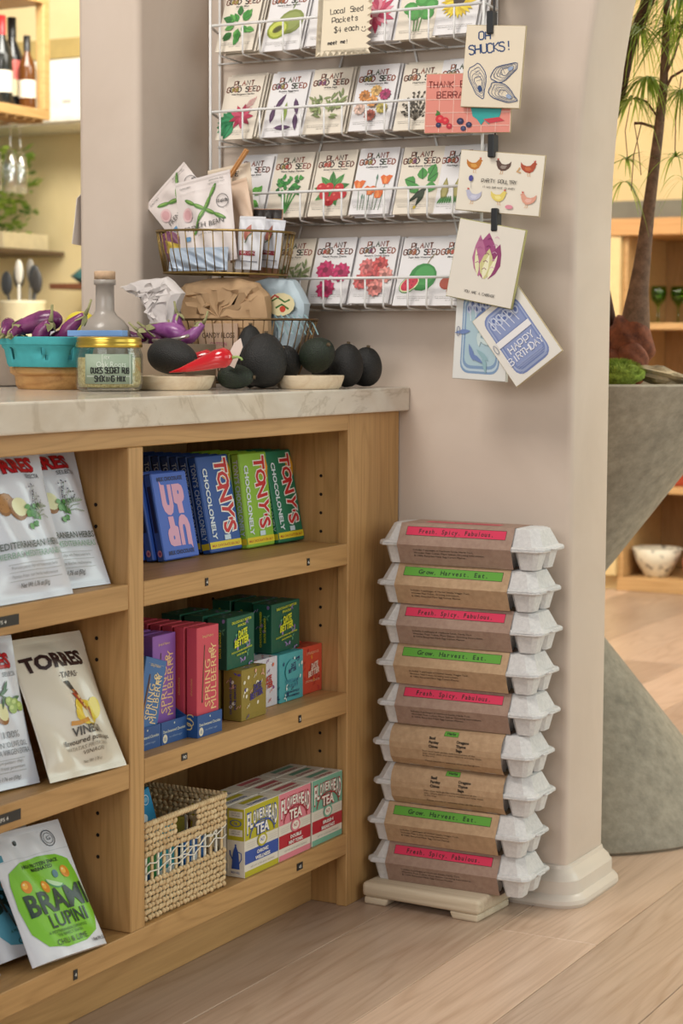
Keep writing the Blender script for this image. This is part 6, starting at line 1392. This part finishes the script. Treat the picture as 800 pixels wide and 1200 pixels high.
fronds((.200, .60, 1.345), 26, .085, .0034, 4, .5, .7); fronds((.302, .60, 1.345), 30, .10, .0036, 5, .5, .8); fronds((.215, .585, 1.46), 40, .075, .0040, 6, .5, 1.4); fronds((.243, .59, 1.50), 60, .09, .0042, 7, .4, 1.5); fronds((.315, .59, 1.47), 50, .09, .0036, 8, .5, 1.4); fronds((.225, .59, 1.60), 50, .10, .0045, 9, .4, 1.6)
fronds((.196, .60, 1.30), 18, .085, .0030, 12, .6, 1.5); fronds((.320, .60, 1.30), 16, .09, .0030, 13, .8, 1.6)

# ================================================================== far wall shelving, seen through the arch
FY = 4.2
unit = thing('shelving_unit', 'long warm oak shelving unit along the far wall beyond the arch', 'shelving', (-.3, FY, 0))
def fb(name, x0, x1, y0, y1, z0, z1, mat, par=None): return MB().box(x0, x1, y0, y1, z0, z1).obj(name, mat, par or unit, world=True, bevel=.002)
fb('plinth', -1.126, .9, FY, FY+.5, 0, .052, far_oak); fb('side_panel', -1.126, -1.105, FY+.01, FY+.5, .0525, 1.402, far_oak); fb('side_panel', .874, .9, FY+.01, FY+.5, .0525, 1.402, far_oak); fb('back_panel', -1.1045, .8735, FY+.47, FY+.5, .0525, 1.402, woodmat('far_back', '#b58a58', '#9c7140', '#8d6538', 'z', .6))
fb('shelf', -1.1045, .8735, FY+.01, FY+.469, .392, .418, far_oak); fb('shelf', -1.1045, .8735, FY+.01, FY+.469, 1.036, 1.063, far_oak)
fb('counter_top', -1.62, .95, FY-.03, FY+.52, 1.4025, 1.468, woodmat('far_top', '#cf9e66', '#b8844e', '#a67442', 'x', .4))
u2 = thing('side_cupboard', 'pale framed cupboard with brown interior beside the shelving unit', 'cupboard', (-1.35, FY, 0))
pf = plain('pale_frame', '#dcc08a', .5)
fb('frame', -1.178, -1.1265, FY-.02, FY+.02, .06, 1.402, pf, u2); fb('frame', -1.62, -1.55, FY-.02, FY+.02, .06, 1.402, pf, u2); fb('top_rail', -1.549, -1.179, FY-.02, FY+.02, 1.34, 1.402, pf, u2); fb('bottom_rail', -1.549, -1.179, FY-.02, FY+.02, .06, .15, pf, u2); fb('back', -1.62, -1.1265, FY+.4, FY+.42, .0, 1.40, plain('brown_interior', '#7c4a2c', .7), u2); fb('foot', -1.60, -1.13, FY+.03, FY+.39, 0, .0595, pf, u2)
gb = thing('stone_trough', 'long dark grey stone trough on top of the far oak shelving', 'trough', (-.4, FY+.1, 1.468)); fb('trough_body', -1.6, .9, FY+.02, FY+.34, 1.4685, 1.540, plain('dark_stone', '#6f6a5c', .7, 0, .1, 12), gb)
bwl = thing('speckled_bowl', 'white bowl with dark speckles on the bottom shelf of the far unit', 'bowl', (-.999, FY+.115, .0525)); MB().lathe([(.001, .0), (.045, 0), (.050, .006), (.081, .058), (.100, .113), (.096, .115), (.076, .064), (.04, .012), (.001, .010)], 40).obj('bowl_body', bowl_m, bwl, smooth=True)
pot_ = MB().lathe([(.001, 0), (.045, 0), (.066, .03), (.070, .075), (.050, .12), (.044, .118), (.06, .07), (.001, .01)], 32).obj('terracotta_pot', plain('terracotta', '#b0644a', .6), smooth=True); pot_.location = (-.815, FY+.10, .0525); tag(pot_, 'pinkish terracotta pot at the right edge beside the speckled bowl', 'pot')
for k in range(4):
    v = MB().lathe([(.001, 0), (.034, 0), (.040, .01), (.043, .12), (.040, .20), (.030, .235), (.026, .233), (.036, .2), (.038, .02), (.001, .01)], 28).obj('vase', plain('red_glaze', '#a8452e', .3, 0, .08, 20), smooth=True); v.location = (-1.01+.092*k, FY+.13, .4185)
    tag(v, ['rust red vase nearest the cupboard on the far shelf', 'rust red vase second from the left on the far shelf', 'rust red vase third from the left on the far shelf', 'rust red vase fourth from the left on the far shelf'][k], 'vase', 'red vases on the far shelf')
gg = thinglass('green_glass', (.50, .72, .22))
for k in range(5):
    v = thing('wine_glass', ['green goblet closest to the palm trunk on the far shelf', 'second green goblet from the palm trunk on the far shelf', 'third green goblet from the palm trunk', 'green goblet near the right edge of the picture', 'green goblet beyond the right edge of the row'][k], 'glass', (-1.015+.066*k, FY+.12+.05*(k % 2), 1.0635), group='green goblets on the far shelf')
    MB().lathe([(.030, .0), (.030, .002), (.004, .005), (.0035, .060), (.012, .072), (.028, .092), (.033, .118), (.031, .145), (.030, .145), (.030, .118), (.026, .095), (.001, .075)], 28).obj('goblet_body', gg, v, smooth=True)

# ================================================================== kitchen side, blurred behind the pier
wr = thing('wine_rack', 'oak framed hanging wine shelf at the top left', 'shelf', (-2.8, 1.9, 1.75))
wo = woodmat('wine_oak', '#c09c66', '#a88250', '#967040', 'y', .5)
def kb(name, x0, x1, y0, y1, z0, z1, mat, par): return MB().box(x0, x1, y0, y1, z0, z1).obj(name, mat, par, world=True, bevel=.002)
kb('bottom_board', -2.98, -2.63, 1.2, 2.505, 1.752, 1.786, wo, wr); kb('top_board', -2.98, -2.63, 1.2, 2.505, 2.150, 2.190, wo, wr); kb('end_post', -2.665, -2.63, 2.470, 2.505, 1.7865, 2.1495, wo, wr); kb('end_post', -2.98, -2.945, 2.470, 2.505, 1.7865, 2.1495, wo, wr); kb('end_post', -2.665, -2.63, 1.2, 1.235, 1.7865, 2.1495, wo, wr)
kb('hanging_rod', -2.81, -2.80, 2.40, 2.41, 2.1905, 3.1, black, wr); kb('hanging_rod', -2.81, -2.80, 1.30, 1.31, 2.1905, 3.1, black, wr)
for k in range(5): kb('glass_rail', -2.97, -2.64, 2.27+.05*k, 2.278+.05*k, 1.741, 1.7515, wo, wr)
def wine(label, x, y, h, cap, lab, body, lab2=None):
    T = thing('wine_bottle', label, 'bottle', (x, y, 1.7865)); s = h/.31
    MB().lathe([(.001, 0), (.034*s, 0), (.037*s, .006), (.037*s, .17*s), (.033*s, .195*s), (.015*s, .235*s), (.0135*s, .295*s), (.015*s, .297*s), (.015*s, .31*s), (.001, .31*s)], 28).obj('bottle_body', plain('bottle_'+body, body, .12, 0, .05), T, smooth=True)
    MB().lathe([(.0155*s, .245*s), (.0152*s, .312*s), (.001, .313*s)], 24).obj('capsule', plain('cap_'+cap, cap, .4), T, smooth=True)
    MB().lathe([(.0376*s, .045*s), (.0376*s, .120*s)], 28).obj('label', paper(lab), T, smooth=True)
    if lab2: MB().lathe([(.0378*s, .100*s), (.0378*s, .165*s)], 28).obj('label', paper(lab2), T, smooth=True)
wine('dark wine bottle with red capsule at the left edge', -2.70, 2.370, .305, '#b02a2e', '#cfc6b6', '#1c1e1c')
wine('dark wine bottle with coral and cream label, second from the left', -2.745, 2.485, .318, '#17181a', '#d8cdaa', '#181a1c', '#d06a62')
wine('amber wine bottle with cream label nearest the shelf post', -2.675, 2.478, .25, '#1c1a1a', '#d6ccbc', '#5a3414')
for o_ in [o for o in bpy.data.objects if o.name.startswith('wine_bottle')]:
    o_.location.y -= .045
for k, y in enumerate((2.345, 2.385, 2.432, 2.487)):
    T = thing('champagne_flute', ['hanging flute at the far left under the wine shelf', 'second hanging flute under the wine shelf', 'third hanging flute under the wine shelf', 'hanging flute nearest the shelf end'][k], 'glass', (-2.75-(.08 if k == 1 else 0), y, 1.7405), group='flutes hanging under the wine shelf')
    MB().lathe([(.030, .0), (.030, -.002), (.004, -.006), (.0035, -.085), (.018, -.105), (.026, -.15), (.024, -.24), (.0225, -.24), (.024, -.15), (.016, -.11), (.001, -.09)], 24).obj('flute_body', thinglass('flute_glass', (.92, .95, .96), .22), T, smooth=True)
ac = thing('air_conditioner', 'white wall air conditioner above the kitchen', 'air conditioner', (-3.25, 3.32, 1.84)); kb('housing', -3.75, -2.75, 3.30, 3.598, 1.845, 2.100, plain('white_plastic', '#e6e2d6', .4), ac); kb('vent_flap', -3.70, -2.80, 3.27, 3.299, 1.852, 1.875, plain('white_plastic', '', .4), ac); kb('display', -3.16, -3.12, 3.296, 3.2995, 1.93, 1.938, plain('grey_mark', '#a8a49c', .5), ac)
hg = thing('hanging_planter', 'blurred kitchen planter full of green leaves', 'plant', (-3.6, 3.35, 1.345)); kb('shelf_board', -4.3, -3.37, 3.15, 3.59, 1.335, 1.353, plain('dark_shelf', '#5a4630', .6), hg); kb('trough', -4.25, -3.385, 3.2, 3.5, 1.354, 1.42, plain('pale_trough', '#c9bb98', .7), hg)
mb = MB(); rr = random.Random(12)
for k in range(1700):
    c = Vector((rr.uniform(-4.2, -3.40), rr.uniform(3.2, 3.45), 1.42+rr.random()**.8*.34)); a = rr.uniform(0, 2*PI); d = Vector((math.cos(a), math.sin(a), rr.uniform(-.6, .8))).normalized(); s_ = d.orthogonal().normalized(); l_ = rr.uniform(.03, .06)
    mb.add([c, c+d*l_*.5+s_*l_*.25, c+d*l_, c+d*l_*.5-s_*l_*.25], [(0, 1, 2, 3)])
o = mb.obj('leaves', leafmat('kitchen_leaves', '#4a6824', '#9ab048'), hg, world=True); o['kind'] = 'stuff'
mb = MB()
for k in range(60): mb.ell((rr.uniform(-4.2, -3.42), rr.uniform(3.18, 3.22), rr.uniform(1.45, 1.70)), (.010, .010, .010), 6, 4)
o = mb.obj('orange_buds', plain('orange_bud', '#c86a2a', .6), hg, world=True); o['kind'] = 'stuff'
cr = thing('utensil_crock', 'cream crock full of dark utensils, blurred in the kitchen', 'crock', (-2.832, 2.6, .90)); MB().lathe([(.001, .0), (.075, 0), (.080, .01), (.082, .215), (.086, .225), (.078, .225), (.075, .02), (.001, .01)], 32).obj('crock_body', plain('cream_glaze', '#d9cfae', .4), cr, smooth=True)
for k, (dx, dy, h_, col, sh) in enumerate(((-.055, 0, .300, '#3c3f42', 1), (-.03, .03, .330, '#4a4640', 1), (0, -.02, .345, '#d6d2c6', 0), (.03, .02, .325, '#3a3d40', 1), (.055, -.01, .305, '#3c3a38', 1), (.01, .03, .35, '#8f8a80', 0))):
    T = thing('utensil', ['black ladle at the left in the crock', 'dark spoon second in the crock', 'white spatula in the middle of the crock', 'black spoon right of the white spatula', 'dark ladle at the right of the crock', 'grey whisk at the back of the crock'][k], 'utensil', (-2.832+dx, 2.6+dy, .925)); m_ = plain('ut_'+col, col, .4)
    MB().tube([(-dx*.5, 0, 0), (dx*.2, 0, h_*.75)], .005, 6).obj('handle', m_, T, smooth=True)
    MB().ell((dx*.3, 0, h_*.88), (.026 if sh else .018, .010, .045), 12, 8).obj('bowl_end', m_, T, smooth=True)
ks = thing('wall_shelf', 'small dark wood wall shelf in the kitchen, left of the pier', 'shelf', (-3.1, 3.45, 1.19)); kb('board', -3.235, -2.70, 3.30, 3.598, 1.190, 1.212, plain('dark_wood_board', '#7a4a30', .5), ks)
tp = MB().lathe([(.001, 0), (.07, 0), (.11, .03), (.06, .07), (.03, .085), (.001, .088)], 28).obj('teal_dish', plain('teal_glaze', '#4a7f80', .3), smooth=True); tp.location = (-3.08, 3.42, 1.2125); tag(tp, 'blurred teal dish on the small kitchen shelf', 'dish')
kc = thing('kitchen_counter', 'pale kitchen counter behind the marble worktop', 'counter', (-3.2, 2.9, 0)); kb('counter_body', -4.5, -2.3, 2.4, 3.5, 0, .87, plain('counter_paint', '#cbb98e', .6), kc); kb('counter_slab', -4.52, -2.28, 2.38, 3.52, .8705, .8995, plain('counter_stone', '#d9cba8', .4), kc)
